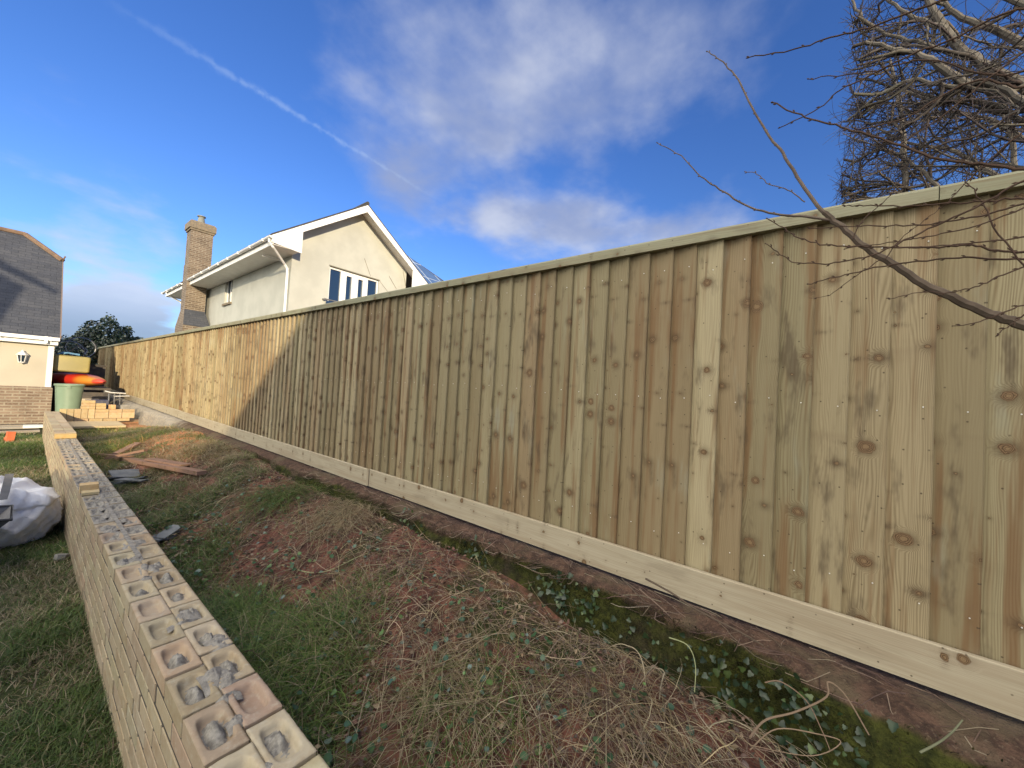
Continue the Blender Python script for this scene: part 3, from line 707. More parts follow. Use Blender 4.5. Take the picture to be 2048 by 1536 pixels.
M_BAND = simple('chimney_cap', (.20, .16, .11), (.14, .12, .09), 12, .9)

def gutter(y0, y1, x, z, parent):
    g = MB(); k = 7
    for i in range(k):
        a0, a1 = math.pi + math.pi * i / k, math.pi + math.pi * (i + 1) / k; r = .058
        p = [(x + r * math.cos(a), z + r * math.sin(a)) for a in (a0, a1)]; q = [(x + (r - .006) * math.cos(a), z + (r - .006) * math.sin(a)) for a in (a0, a1)]
        g.face([(p[0][0], y0, p[0][1]), (p[1][0], y0, p[1][1]), (p[1][0], y1, p[1][1]), (p[0][0], y1, p[0][1])])
        g.face([(q[0][0], y1, q[0][1]), (q[1][0], y1, q[1][1]), (q[1][0], y0, q[1][1]), (q[0][0], y0, q[0][1])])
        for yy in (y0, y1): g.face([(x, yy, z), (p[0][0], yy, p[0][1]), (p[1][0], yy, p[1][1])])
    o = g.build('gutter', M_WHITE, parent)
    yy = y0 + .5
    while yy < y1:
        b = MB(); b.box(x - .066, x + .06, yy, yy + .03, z - .064, z + .012, skip='t').build('bracket', M_WHITE, o); yy += 1.
    return o

def build_house_right():
    h = empty('house', (6.7, 14, .45), 'white rendered two-storey gabled house with tall brick chimney behind the fence', 'house')
    X0, X1, Y0, AX = 4.76, 8.80, 12.3, 6.76; ZE = 5.46; AP = 7.22; G = .45
    # walls as slabs with a window opening
    wx0, wx1, wz0, wz1 = 5.90, 7.67, 3.55, 5.28
    w = MB(); T = .25
    pitw = (7.44 - 5.45) / (AX - 4.02)
    def gz(x): return 5.485 + pitw * (AX - 4.02 - abs(x - AX))
    def gab(pts): w.prism([(p[0], Y0, p[1]) for p in pts][::-1], (0, T, 0))
    gab([(X0, G), (wx0, G), (wx0, gz(wx0)), (X0, gz(X0))]); gab([(wx1, G), (X1, G), (X1, gz(X1)), (wx1, gz(wx1))])
    gab([(wx0, G), (wx1, G), (wx1, wz0), (wx0, wz0)]); gab([(wx0, wz1), (wx1, wz1), (wx1, gz(wx1)), (AX, gz(AX)), (wx0, gz(wx0))])
    # side wall with its small window
    sy0, sy1, sz0, sz1 = 17.5, 18.35, 4.42, 5.42
    for (a, b, c, d) in ((Y0 + T, sy0, G, 5.43), (sy1, 24.3, G, 5.43), (sy0, sy1, G, sz0)): w.box(X0, X0 + T, a, b, c, d)
    w.box(X1 - T, X1, Y0 + T, 24.3, G, 5.43); w.box(X0, X1, 24.3, 24.5, G, 5.43)
    w.build('wall', M_RENDER, h)
    # roof: two slopes, verge over the gable
    pit = (AP + .22 - 5.45) / (AX - 4.02); yv = 11.78
    r = MB()
    for s in (-1, 1):
        xe = AX + s * (AX - 4.02); P = [(xe, yv + .012, 5.50), (xe, 24.7, 5.50), (AX, 24.7, 5.50 + pit * abs(AX - 4.02)), (AX, yv + .012, 5.50 + pit * abs(AX - 4.02))]
        Q = [(p[0], p[1], p[2] + .05) for p in P]
        r.face(Q if s < 0 else Q[::-1], vdir=(1, 0, 1)); r.face(P[::-1] if s < 0 else P)
        r.face([P[0], P[3], Q[3], Q[0]]); r.face([P[0], Q[0], Q[1], P[1]])
    ro = r.build('roof', M_SLATE2, h)
    rt = MB().tube([(AX, yv, 5.56 + pit * (AX - 4.02)), (AX, 24.7, 5.56 + pit * (AX - 4.02))], .06, 8).build('ridge_tiles', M_SLATE2, ro)
    # barge boards and box ends
    zt = 5.50 + pit * (AX - 4.02)
    vs = MB()
    for s in (-1, 1):
        xe = AX + s * (AX - 4.02); vs.face([(xe, yv + .03, 5.44), (AX, yv + .03, zt - .06), (AX, Y0 - .001, zt - .06), (xe, Y0 - .001, 5.44)][::s])
    vs.build('verge_soffit', M_WALLPLAST, ro)
    for s in (-1, 1):
        xe = AX + s * (AX - 4.02); b = MB(); W_ = .235
        b.prism([(xe, yv, 5.495), (AX, yv, zt - .004), (AX, yv, zt - W_), (xe, yv, 5.495 - W_ * .8)][::s], (0, .03, 0))
        xw = AX + s * (AX - X0) + (-s) * .05
        b.prism([(xe + s * -.04, yv + .001, 5.49), (xw, yv + .001, 5.50 + pit * abs(xe - xw) - .21), (xw, yv + .001, 5.24), (xe + s * -.04, yv + .001, 5.30)][::s], (0, .028, 0))
        b.build('barge_board', M_WHITE, ro)
    sf = MB(); sf.box(4.08, X0 - .002, yv + .031, 24.6, 5.26, 5.275); sf.box(4.06, 4.08, yv + .031, 24.6, 5.26, 5.50); sf.build('soffit', M_WALLPLAST, ro)
    gz_ = 5.46
    gutter(yv - .03, 20.25, 4.00, gz_, ro); gutter(21.35, 24.9, 4.00, gz_, ro)
    d = MB(); d.tube([(4.0, yv + .12, 5.40), (4.0, yv + .12, 5.33), (4.10, yv + .13, 5.22), (4.60, Y0 + .08, 4.96), (4.69, Y0 + .1, 4.86), (4.70, Y0 + .1, 4.7), (4.70, Y0 + .1, .5)], .036, 8); d.build('downpipe', M_WHITE, h)
    d = MB(); d.tube([(4.0, 24.2, 5.40), (4.05, 24.2, 5.3), (4.5, 24.0, 5.05), (4.585, 24, 4.9), (4.585, 24, .5)], .036, 8); d.build('downpipe', M_WHITE, h)
    d = MB(); d.box(4.20, X0, Y0 + .62, Y0 + .66, 5.17, 5.22); d.build('eaves_bracket', M_WHITE, h)
    # French window: frame, two door leaves, side lights
    f = MB(); yf = Y0 + .06
    cols = [(wx0, wx0 + .05), (6.30, 6.43), (6.75, 6.85), (7.155, 7.28), (wx1 - .05, wx1)]
    f.box(wx0, wx1, yf, yf + .07, wz1 - .06, wz1); 
    for a, b in cols: f.box(a, b, yf + .002, yf + .072, wz0, wz1 - .06)
    fo = f.build('window', M_WHITE, h)
    for a, b in ((6.43, 6.75), (6.85, 7.155)):
        l = MB()
        for (x0, x1, z0, z1) in ((a + .004, a + .065, wz0, wz1 - .064), (b - .065, b - .004, wz0, wz1 - .064), (a + .065, b - .065, wz1 - .145, wz1 - .064), (a + .065, b - .065, wz0, wz0 + .12)): l.box(x0, x1, yf - .012, yf + .04, z0, z1)
        l.build('door_leaf', M_WHITE, fo)
    MB().box(wx0 + .03, wx1 - .03, yf + .045, yf + .055, wz0, wz1 - .03).build('pane', M_GLASS, fo)
    MB().box(wx1 - .22, wx1 - .06, yf + .062, yf + .066, wz0, wz1 - .35).build('curtain', simple('pale_curtain', (.5, .48, .42)), fo)
    MB().box(wx0 - .03, wx1 + .03, Y0 - .012, Y0 + .06, wz1, wz1 + .035).build('lintel_drip', simple('dark_drip_bead', (.16, .15, .11)), fo)  # narrow dark strip above the window head
    rl = MB(); rl.tube([(wx0 - .18, Y0 - .12, 4.17), (wx1 + .18, Y0 - .12, 4.17)], .022, 8); rl.tube([(wx0 - .16, Y0, 4.17), (wx0 - .16, Y0 - .12, 4.17)], .03, 8); rl.tube([(wx0 - .18, Y0 - .12, 3.7), (wx1 + .18, Y0 - .12, 3.7)], .022, 8)
    rl.build('balcony_rail', M_STEEL, h)
    MB().box(wx0 - .1, wx1 + .1, Y0 - .115, Y0 - .105, 3.45, 4.13).build('balcony_glass', M_GLASS, h)
    # side window
    s = MB(); xf = X0 + .07
    for (a, b, c, d_) in ((sy0, sy1, sz1 - .06, sz1), (sy0, sy1, sz0, sz0 + .06), (sy0, sy0 + .06, sz0 + .06, sz1 - .06), (sy1 - .06, sy1, sz0 + .06, sz1 - .06), ((sy0 + sy1) / 2 - .03, (sy0 + sy1) / 2 + .03, sz0 + .06, sz1 - .06)): s.box(xf, xf + .07, a, b, c, d_)
    so = s.build('window', M_WHITE, h)
    MB().box(xf + .03, xf + .04, sy0 + .03, sy1 - .03, sz0 + .03, sz1 - .03).build('pane', M_GLASS, so)
    MB().box(X0 - .06, X0 + .06, sy0 - .06, sy1 + .06, sz0 - .09, sz0 - .01).build('sill', M_BAND, so)
    # wires / trellis stalks on the gable
    for a, b in (((729, 517), (741, 552)), ((778, 552), (793, 578)), ((806, 541), (812, 575)), ((758, 560), (776, 584))): MB().tube([onY(*a, Y0 - .01), onY(*b, Y0 - .012)], .006, 4).build('wall_wire', M_BAND, h)
    # chimney stack: wide foot, slate shoulder, shaft, corbelled head
    ch = MB(); CX0, CX1, CY0, CY1 = 3.98, 4.62, 20.3, 21.0
    ch.box(CX0 - .02, CX1, CY0, CY1, G, 6.15, skip='t'); ch.box(CX0, CX1 + .1, CY0 + .02, CY1 - .02, 6.15, 7.55)
    ch.box(CX0 - .12, X0 - .004, CY0 - .42, CY1 + .15, G, 3.55)
    ch.prism([(CX0 - .12, CY0 - .42, 3.55), (CX0 - .12, CY1 + .15, 3.55), (CX0 - .025, CY1 + .01, 4.2), (CX0 - .025, CY0 - .01, 4.2)], (.10, 0, 0))
    co = ch.build('chimney_stack', M_CHIM, h)
    MB().box(CX0 - .04, CX1 + .14, CY0 - .02, CY1 + .02, 7.55, 7.63).box(CX0 - .08, CX1 + .18, CY0 - .06, CY1 + .06, 7.63, 7.88).face([(CX0 - .02, CY0, 7.96), (CX1 + .12, CY0, 7.96), (CX1 + .12, CY1, 7.96), (CX0 - .02, CY1, 7.96)]).prism([(CX0 - .08, CY0 - .06, 7.88), (CX1 + .18, CY0 - .06, 7.88), (CX1 + .12, CY0, 7.959), (CX0 - .02, CY0, 7.959)], (0, .7, 0)).build('chimney_head', M_BAND, co)
    MB().lathe((CX0 + .37, CY0 + .35, 7.95), [(.15, 0), (.10, .30), (.10, .32), (.15, .33), (.15, .36), (.0, .38)], 14).build('chimney_pot', simple('pot_grey', (.16, .17, .15)), co)
    sh = MB(); sh.face([(CX0 - .12, CY0 - .44, 3.56), (X0 - .003, CY0 - .44, 3.56), (CX1, CY0 - .012, 4.24), (CX0 - .03, CY0 - .012, 4.24)]); sh.build('slate_shoulder', M_SLATE, co)
    # hipped wing to the right with solar panels
    wg = MB(); wg.box(8.803, 15.5, 14, 22.5, G, 5.35); wg.build('wing_wall', M_RENDER, h)
    rr = MB(); A = (11.9, 17.7, 8.85); B = (11.9, 20, 8.85); e0, e1, f0, f1, ze = 8.3, 15.9, 13.6, 23., 5.42
    # front slope, right slope, left slope, back
    rr.face([(e0, f0, ze), (e1, f0, ze), A]); rr.face([(e1, f0, ze), (e1, f1, ze), B, A]); rr.face([(e0, f1, ze), (e0, f0, ze), A, B]); rr.face([(e1, f1, ze), (e0, f1, ze), B])
    wr = rr.build('wing_roof', M_SLATE2, h)
    def fp(u, v):
        p = np.array([e0, f0, ze]); q = np.array([e1, f0, ze]); a = np.array(A); mid = (p + q) / 2; return mid + (q - p) / 2 * u + (a - mid) * v + np.array([0, -.05, .07])
    MB().face([fp(-.55, .05), fp(.82, .05), fp(.13, .88), fp(-.10, .88)]).build('solar_panels', M_SOLAR, wr)
    MB().tube([(e1, f0, ze + .03), (A[0], A[1], A[2] + .03), (e0, f0, ze + .03)], .07, 6).build('hip_tiles', M_SLATE2, wr)
build_house_right()

def build_house_left():
    h = empty('house', (-2, 18, 0), 'cream rendered outbuilding with slate half-hipped roof and brick plinth at the far left', 'house')
    YW = 16.0; XR = .50; PZ = .985; EZ = 2.30
    w = MB(); w.box(-7, XR, YW, 22, PZ, 2.34); w.build('wall', M_CREAM, h)
    p = MB(); p.box(-7, XR + .035, YW - .035, 22, -.1, PZ, skip='t'); p.prism([(-7, YW - .035, PZ), (XR + .035, YW - .035, PZ), (XR, YW, PZ + .03), (-7, YW, PZ + .03)][::-1], (0, 0, .001)); p.build('plinth', M_PLINTH, h)
    # half-hipped roof: ridge along x
    p0 = onY(118, 683, YW - .22); xe = p0[0] + .01; Y0 = YW - .2; ze = 2.33
    pitch = 1.12
    # hip foot and ridge end on the roof plane
    def on_roof(px, py):
        d = ray(px, py); n = np.array([0, -pitch, 1.]); c = ze - pitch * Y0; k = (c - EYE @ n) / (d @ n); return EYE + d * k
    H = on_roof(121, 522); Rg = on_roof(50, 470)
    H[0] = xe; zr = Rg[2]; yr = Rg[1]
    L = -8.
    yb = 2 * yr - Y0
    r = MB()
    r.face([(L, Y0, ze), (xe, Y0, ze), (xe, H[1], H[2]), (Rg[0], yr, zr), (L, yr, zr)])
    Hb = (xe, 2 * yr - H[1], H[2])
    r.face([(xe, H[1], H[2]), Hb, (Rg[0], yr, zr)]); r.face([(xe, yb, ze), (L, yb, ze), (L, yr, zr), (Rg[0], yr, zr), Hb])
    # underside
    r.face([(xe - .01, Y0, ze - .05), (L, Y0, ze - .05), (L, yr, zr - .08), (xe - .01, yr, H[2])])
    ro = r.build('roof', M_SLATE, h)
    g = MB(); g.prism([(XR - .01, Y0 + .2, EZ - .3), (XR - .01, yb - .2, EZ - .3), (XR - .01, 2 * yr - H[1], H[2] - .1), (XR - .01, H[1], H[2] - .1)], (-.2, 0, 0)); g.build('gable_wall', M_CREAM, h)
    MB().tube([(L, yr, zr + .02), (Rg[0], yr, zr + .02)], .07, 8).tube([(Rg[0], yr, zr + .02), (xe, H[1], H[2] + .02)], .07, 8).tube([(xe, H[1], H[2] + .02), (xe + .05, H[1] - .05, H[2] + .16)], .02, 6).build('ridge_tiles', M_TERRA, ro)
    MB().prism([(xe, Y0, ze - .06), (xe, H[1], H[2] - .06), (xe, H[1], H[2] + .01), (xe, Y0, ze + .01)], (.025, 0, 0)).build('verge_strip', simple('brown_verge', (.16, .12, .10)), ro)
    f = MB(); f.box(-8, xe - .02, Y0 + .01, Y0 + .03, 2.13, 2.31); f.box(-8, xe - .02, Y0 + .03, YW - .001, 2.13, 2.145); f.build('fascia', M_WHITE, ro)
    g = MB(); g.box(-8, xe, Y0 - .10, Y0 + .008, 2.235, 2.245); g.box(-8, xe, Y0 - .108, Y0 - .10, 2.235, 2.325); g.box(xe - .01, xe, Y0 - .10, Y0 + .008, 2.245, 2.325)
    xx = -7.6
    while xx < xe: g.box(xx, xx + .04, Y0 - .114, Y0 - .108, 2.225, 2.33); xx += .8
    g.box(xe - .26, xe - .20, Y0 - .118, Y0 - .114, 2.16, 2.335); g.build('gutter', M_WHITE, ro)
    MB().box(XR - .1, XR + .004, YW - .006, YW - .0, PZ + .03, 2.13).build('corner_bead', M_WHITE, h)
    # unseen house added to shade this roof is separate (see below)
    # wall lantern
    c = onY(44, 716, YW - .11); l = empty('wall_lantern', tuple(c), 'white lantern lamp on the cream wall of the left house', 'wall lamp')
    lm = M_WHITE; cx, cy, cz = c
    fr = MB(); k = 6
    for j in range(k):
        a = 2 * math.pi * j / k + .3; fr.tube([(cx + .055 * math.cos(a), cy + .055 * math.sin(a), cz - .10), (cx + .085 * math.cos(a), cy + .085 * math.sin(a), cz + .08)], .009, 4)
    fr.lathe((cx, cy, cz), [(0, -.15), (.02, -.13), (.06, -.115), (.062, -.10), (.055, -.095)], 6); fr.build('frame', lm, l)
    MB().lathe((cx, cy, cz), [(.105, .075), (.105, .09), (.05, .15), (.03, .16), (.025, .19), (0, .21)], 6).build('cap', lm, l)
    MB().lathe((cx, cy, cz), [(.048, -.095), (.075, .076)], 6).build('glass', M_GLASS, l)
    MB().box(cx - .04, cx + .04, YW - .012, YW - .002, cz - .1, cz + .06).tube([(cx, YW - .01, cz + .02), (cx, YW - .05, cz + .13), (cx, cy, cz + .15)], .012, 6).build('wall_bracket', lm, l)
    return on_roof
on_roof = build_house_left()

# unseen houses behind and beside the camera, shaped to cast the evening shadows
def gable_house(name, label, x0, x1, y0, y1, ze, ax, za, over, wall, roofm):
    h = empty(name, ((x0 + x1) / 2, (y0 + y1) / 2, -.1), label, 'house')
    w = MB(); w.box(x0, x1, y0, y1, -.2, ze)
    for y in (y0, y1 - .2): w.prism([(x0, y, ze), (x1, y, ze), (ax, y, za - .1)], (0, .2, 0))
    w.build('wall', wall, h)
    r = MB(); yv0, yv1 = y0 - .15, y1 + .15
    for xe in (x0 - over, x1 + over):
        zee = ze + (ze - za) * over / abs(ax - (x0 if xe < ax else x1)); q = [(xe, yv0, zee), (ax, yv0, za), (ax, yv1, za), (xe, yv1, zee)]
        if xe > ax: q = q[::-1]
        r.prism(q, (0, 0, .12))
    r.build('roof', roofm, h)
    for k in range(2):
        f = MB(); xx = x0 + (x1 - x0) * (.25 + .5 * k); f.box(xx - .5, xx + .5, y1 - .002, y1 + .03, .9, 2.0).build('window', M_GLASS, h)
    return h
sh = lambda P, Y: (P[0] - SD[0] / SD[1] * (P[1] - Y), Y, P[2] - SD[2] / SD[1] * (P[1] - Y))
gable_house('house', 'low rendered bungalow with steep slate roof out of view behind the camera, shaped to cast the fence shade', -3.30, .9, -15, -7, 2.35, -1.25, 5.35, .12, M_RENDER, M_SLATE2)
g = empty('shadow_block', (-6, -9, -.1), 'unseen flat-roofed garage joined to the bungalow behind the camera', 'shadow_block')  # added low block; its top edge sets where the lawn shade ends
MB().box(-10.5, -3.31, -12, -7, -.2, 2.58).build('wall', M_RENDER, g); MB().box(-10.6, -3.45, -12.1, -6.9, 2.58, 2.70).build('roof', M_BAND, g); MB().box(-8, -5.6, -7, -6.96, -.1, 2.0).build('door', M_WHITE, g)
P = sh(on_roof(119, 582), 1.); Q = sh(on_roof(0, 518), 1.); P3 = sh(on_roof(52, 576), 1.)
slopeC = (Q[2] - P[2]) / (P[0] - Q[0])
def caster_house():  # added house; eaves worked back from the shadow on the left roof
    h = empty('house', (P3[0] - 4, 5, -.1), 'unseen two-storey house added left of the camera, its deep eaves shaped to shade the left roof', 'house')
    xw = P3[0]; xe = P[0]; ze = P[2]
    ax = xw - 3.6; za = ze + slopeC * (xe - ax)
    w = MB(); w.box(2 * ax - xw, xw, 1.05, 8, -.2, P3[2] + .02)
    for y in (1.05, 7.8): w.prism([(2 * ax - xw, y, P3[2]), (xw, y, P3[2]), (ax, y, za - .25)], (0, .2, 0))
    w.build('wall', M_RENDER, h)
    r = MB()
    for s in (1, -1):
        e = ax + s * (xe - ax); q = [(e, 1.0, ze - .15), (ax, 1.0, za - .15), (ax, 8.3, za - .15), (e, 8.3, ze - .15)]; r.prism(q if s < 0 else q[::-1], (0, 0, .15))
    r.build('roof', M_SLATE2, h)
    for y in (3, 6):
        for z in (.9, 3.4): MB().box(xw - .002, xw + .03, y - .5, y + .5, z, z + 1.1).build('window', M_GLASS, h)
caster_house()

#@@PART2
# ------------------------------------------------------------------ vegetation helpers
def blades(name, XY, Z, h, w, tint, lean, mat, parent=None, curl=.6, base=None, up=1.):
    n = len(XY); az = rng.uniform(0, 2 * np.pi, n) if base is None else base
    d = np.stack([np.cos(az), np.sin(az)], 1); s = np.stack([-d[:, 1], d[:, 0]], 1)
    P = np.column_stack([XY, Z]); V = np.zeros((n, 8, 3)); ts = (0, .38, .74, 1.)
    h = np.asarray(h); lean = np.asarray(lean); w = np.asarray(w) * np.ones(n)
    for k, t in enumerate(ts):
        fwd = h * lean * (t * (1 - curl) + curl * t * t); zz = h * up * (t - .55 * lean * t * t * curl)
        c = P + np.column_stack([d * fwd[:, None], zz]); ww = w * (1 - .85 * t ** 1.6) / 2
        V[:, 2 * k] = c - np.column_stack([s * ww[:, None], np.zeros(n)]); V[:, 2 * k + 1] = c + np.column_stack([s * ww[:, None], np.zeros(n)])
    q = np.array([[0, 1, 3, 2], [2, 3, 5, 4], [4, 5, 7, 6]]); F = (q[None] + 8 * np.arange(n)[:, None, None]).reshape(-1, 4)
    T = np.repeat(tint, 8, 0).reshape(n, 8, 3) * np.array([.75, .75, .9, .9, 1.05, 1.05, 1.15, 1.15])[None, :, None]
    return arrays(name, V.reshape(-1, 3), F, np.clip(T.reshape(-1, 3), 0, 1), mat, parent)
def tubes(name, P, rad, tint, mat, parent=None, k=3):
    """P (n,m,3), rad (n,m)"""
    n, m, _ = P.shape; T = np.gradient(P, axis=1); T /= (np.linalg.norm(T, axis=2, keepdims=True) + 1e-9)
    up = np.array([.31, .17, .93]); a = np.cross(T, up); a /= (np.linalg.norm(a, axis=2, keepdims=True) + 1e-9); b = np.cross(T, a)
    ang = 2 * np.pi * np.arange(k) / k
    V = P[:, :, None, :] + rad[:, :, None, None] * (np.cos(ang)[None, None, :, None] * a[:, :, None] + np.sin(ang)[None, None, :, None] * b[:, :, None])
    i = np.arange(n)[:, None, None] * m * k; j = np.arange(m - 1)[None, :, None] * k; l = np.arange(k)[None, None, :]; l2 = (l + 1) % k
    F = np.stack([i + j + l, i + j + l2, i + j + k + l2, i + j + k + l], -1).reshape(-1, 4)
    return arrays(name, V.reshape(-1, 3), F, np.repeat(tint, m * k, 0), mat, parent, smooth=k > 3)
def pal(n, cols, s=.18):
    c = np.array(cols)[rng.integers(0, len(cols), n)]; return np.clip(c * rng.uniform(1 - s, 1 + s, (n, 1)) * rng.uniform(.95, 1.05, (n, 3)), 0, 1)
def leafset(name, C, N, size, tint, mat, shape='ivy', parent=None, fold=.25):
    """C centres, N normals; each leaf a fan polygon made of quads-as-triangles"""
    if shape == 'ivy': prof = [(0, -.35), (.38, -.42), (.52, -.05), (.34, .12), (.30, .38), (0, .72), (-.30, .38), (-.34, .12), (-.52, -.05), (-.38, -.42)]
    elif shape == 'oval': prof = [(0, -.5), (.22, -.3), (.30, 0), (.2, .3), (0, .55), (-.2, .3), (-.30, 0), (-.22, -.3)]
    else: prof = [(0, -.45), (.34, -.36), (.48, 0), (.34, .34), (0, .45), (-.34, .34), (-.48, 0), (-.34, -.36)]
    prof = np.array(prof); m = len(prof); n = len(C)
    N = N / (np.linalg.norm(N, axis=1, keepdims=True) + 1e-9); r = rng.normal(0, 1, (n, 3)); A = np.cross(N, r); A /= (np.linalg.norm(A, axis=1, keepdims=True) + 1e-9); B = np.cross(N, A)
    V = np.zeros((n, m + 1, 3)); V[:, 0] = C
    for k in range(m):
        x, y = prof[k]; V[:, k + 1] = C + size[:, None] * (x * A + y * B + (fold * abs(x) - .12 * y * y) * N)
    tri = np.array([[0, k + 1, (k + 1) % m + 1] for k in range(m)]); F = (tri[None] + (m + 1) * np.arange(n)[:, None, None]).reshape(-1, 3)
    T = np.repeat(tint, m + 1, 0).reshape(n, m + 1, 3); T[:, 0] *= 1.35
    return arrays(name, V.reshape(-1, 3), F, np.clip(T.reshape(-1, 3), 0, 1), mat, parent)
def field(X, Y, f=1., o=0.):
    s = 0
    for k in range(12): s = s + np.sin((NOISE_F[k, 0] * X + NOISE_F[k, 1] * Y) * .045 * f + NOISE_P[k] + o * (k + 1))
    return s / 3.6
GREEN = [(.065, .125, .024), (.095, .160, .034), (.125, .175, .045), (.052, .098, .024), (.15, .18, .06)]
STRAW = [(.36, .30, .18), (.28, .22, .13), (.42, .36, .24), (.22, .17, .11)]
DEADP = [(.17, .12, .095), (.12, .08, .065), (.22, .165, .125), (.28, .23, .17), (.09, .06, .05)]

def veg():
    # left lawn: visible wedge + a wider skirt
    n = 85000; u = rng.random(n); Y = 1.0 + 12.4 * u ** 1.5; X = .335 - rng.random(n) * (.42 + .07 * Y)
    n2 = 30000; X = np.append(X, rng.uniform(-4, .3, n2)); Y = np.append(Y, rng.uniform(-1, 14, n2)); n += n2
    f = field(X, Y, 1.); keep = (f > -1.0) | (rng.random(n) < .3); 
    X, Y, f = X[keep], Y[keep], f[keep]; n = len(X)
    t = pal(n, GREEN); st = (rng.random(n) < .10 + .40 * (field(X, Y, .8, .7) > .45)); t[st] = pal(st.sum(), STRAW)
    br = 1 + .50 * np.clip(field(X, Y, .7, 2.), -1, 1); t = np.clip(t * br[:, None], 0, 1)
    h = rng.uniform(.03, .085, n) * (1 + .35 * np.clip(f, -1, 1)) * (1 + .02 * Y)
    o = blades('lawn_grass', np.column_stack([X, Y]), ground(X, Y) - .004, h, rng.uniform(.0018, .0042, n) * (1 + .12 * Y), t, rng.uniform(.5, 1.5, n), M_GRASS)
    tag(o, 'short green lawn grass left of the brick wall', 'grass', kind='stuff')
    # rough strip: grass beside the wall and in tufts
    n = 150000; u = rng.random(n); Y = -.4 + 13 * u ** 1.6; X = rng.uniform(.565, 1.84, n)
    side = smooth(1.5, .75, X); f = field(X, Y, 1.3, 1.)
    bare = np.zeros(n)
    for (bx, by, r, a) in ((1.55, 3.2, .50, 1.3), (1.35, 2.75, .35, 1.), (1.5, 1.15, .45, 1.2), (1.25, .75, .35, 1.0), (1.6, 4.3, .3, 1.), (1.55, 7.9, .55, 1.5), (1.6, 6.4, .4, 1.), (1.62, .3, .4, 1.2), (1.3, .2, .3, .9)): bare += a * np.exp(-((X - bx) ** 2 + ((Y - by) * .8) ** 2) / (r * r))
    pr = .12 + .85 * side + .32 * f - bare * 1.0
    keep = (rng.random(n) < np.clip(pr, .012, 1)) & ((X - 1.845) < 0) & ~((X > 1.66) & (Y < 3.5) & (rng.random(n) < .85)) & ~((Y > 11.3) & (Y < 13.3)); X, Y, f, side, bare = X[keep], Y[keep], f[keep], side[keep], bare[keep]; n = len(X)
    t = np.clip(pal(n, GREEN + [(.055, .095, .03)]) * 1.25, 0, 1); pst = .08 + .30 * (field(X, Y, 1., 3.) > .15) * (1 - side * .8) + .12 * (Y < 1.2) * (1 - side * .5); st = rng.random(n) < pst; t[st] = pal(st.sum(), STRAW + [(.20, .16, .10)])
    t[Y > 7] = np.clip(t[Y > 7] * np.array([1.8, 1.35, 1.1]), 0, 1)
    h = rng.uniform(.035, .12, n) * (1 + .65 * np.clip(f, -1, 1)) * (.7 + .35 * smooth(.4, 3, Y))
    o = blades('rough_grass', np.column_stack([X, Y]), ground(X, Y) - .005, h, rng.uniform(.0018, .0042, n) * (1 + .1 * Y), t, rng.uniform(.6, 1.9, n), M_GRASS)
    tag(o, 'rough patchy grass on the strip between wall and fence', 'grass', kind='stuff')
    n = 42000; Y = rng.uniform(5.6, 11.6, n); X = rng.uniform(.58, 1.93, n); f = field(X, Y, 1.6, 5.); keep = rng.random(n) < np.clip(.75 + .5 * f, .15, 1); X, Y, f = X[keep], Y[keep], f[keep]; n = len(X)
    t = pal(n, STRAW + [(.30, .22, .12), (.20, .20, .08)]); gr = field(X, Y, 1.1, 8.) > .25; t[gr] = pal(gr.sum(), [(.16, .19, .06), (.12, .16, .045), (.22, .22, .10)])
    o = blades('rough_grass', np.column_stack([X, Y]), ground(X, Y) - .003, rng.uniform(.03, .10, n), rng.uniform(.004, .009, n), t, rng.uniform(.9, 2.6, n), M_GRASS); tag(o, 'straw and grass over the sunlit red earth mound at the far end of the strip', 'grass', kind='stuff')
    # grass fringe along the wall foot and old straw tufts
    tb = [onG(565, 985, .05), onZ(530, 960, .30), onG(690, 1020, .05), onZ(740, 1035, .28), onZ(850, 1075, .26), onZ(960, 1120, .3)]
    for (c, col, nn, hh, lab) in ((tb[0], GREEN, 500, .24, 'tall green grass clump growing out of the bank below the fence'), (tb[2], STRAW, 700, .17, 'pale dried grass tussock drooping off the bank below the fence'),
                                  (onG(1210, 1390, .05), STRAW + DEADP, 420, .17, 'bleached dead grass clump fanning down the near part of the strip'), (onG(880, 1340), STRAW, 420, .12, 'straw coloured flattened grass tuft in the middle of the strip'),
                                  (onG(950, 1420), GREEN + STRAW, 500, .16, 'green and straw tuft near the bottom of the strip')):
        az = rng.uniform(0, 2 * np.pi, nn); r = .34 * rng.random(nn) ** .8; cx, cy = min(c[0], 1.80), c[1]; X = cx + r * np.cos(az); Y = cy + r * np.sin(az)
        o = blades('grass_clump', np.column_stack([X, Y]), ground(X, Y) + .02, rng.uniform(.5, 1.2, nn) * hh, rng.uniform(.0018, .0034, nn) * (1 + .1 * cy), pal(nn, col), rng.uniform(1.2, 3.2, nn), M_GRASS, base=np.where(rng.random(nn) < .5, -2.0 + rng.normal(0, .9, nn), rng.uniform(0, 6.28, nn)), curl=.85)
        tag(o, lab, 'grass clump', 'grass clumps on the strip')
    # moss and fine growth on the bank face
    n = 60000; Y = -.8 + 6.8 * rng.random(n) ** 1.4; X = rng.uniform(1.80, 1.885, n); zt = .508 + SL * Y; u = rng.random(n)
    off = .022 * np.sin(Y * 2.3) + .015 * np.sin(Y * 5.1 + 1) + .01 * np.sin(Y * 11)
    X = 1.80 + .095 * (1 - u) ** .6 + off * .8 + edge_shift(Y); Z = zt - .02 - .42 * u ** 1.1
    keep = rng.random(n) < np.clip(.55 + .5 * field(Y, Z * 3, 2., 1.), .05, 1); X, Y, Z = X[keep], Y[keep], Z[keep]; n = len(X)
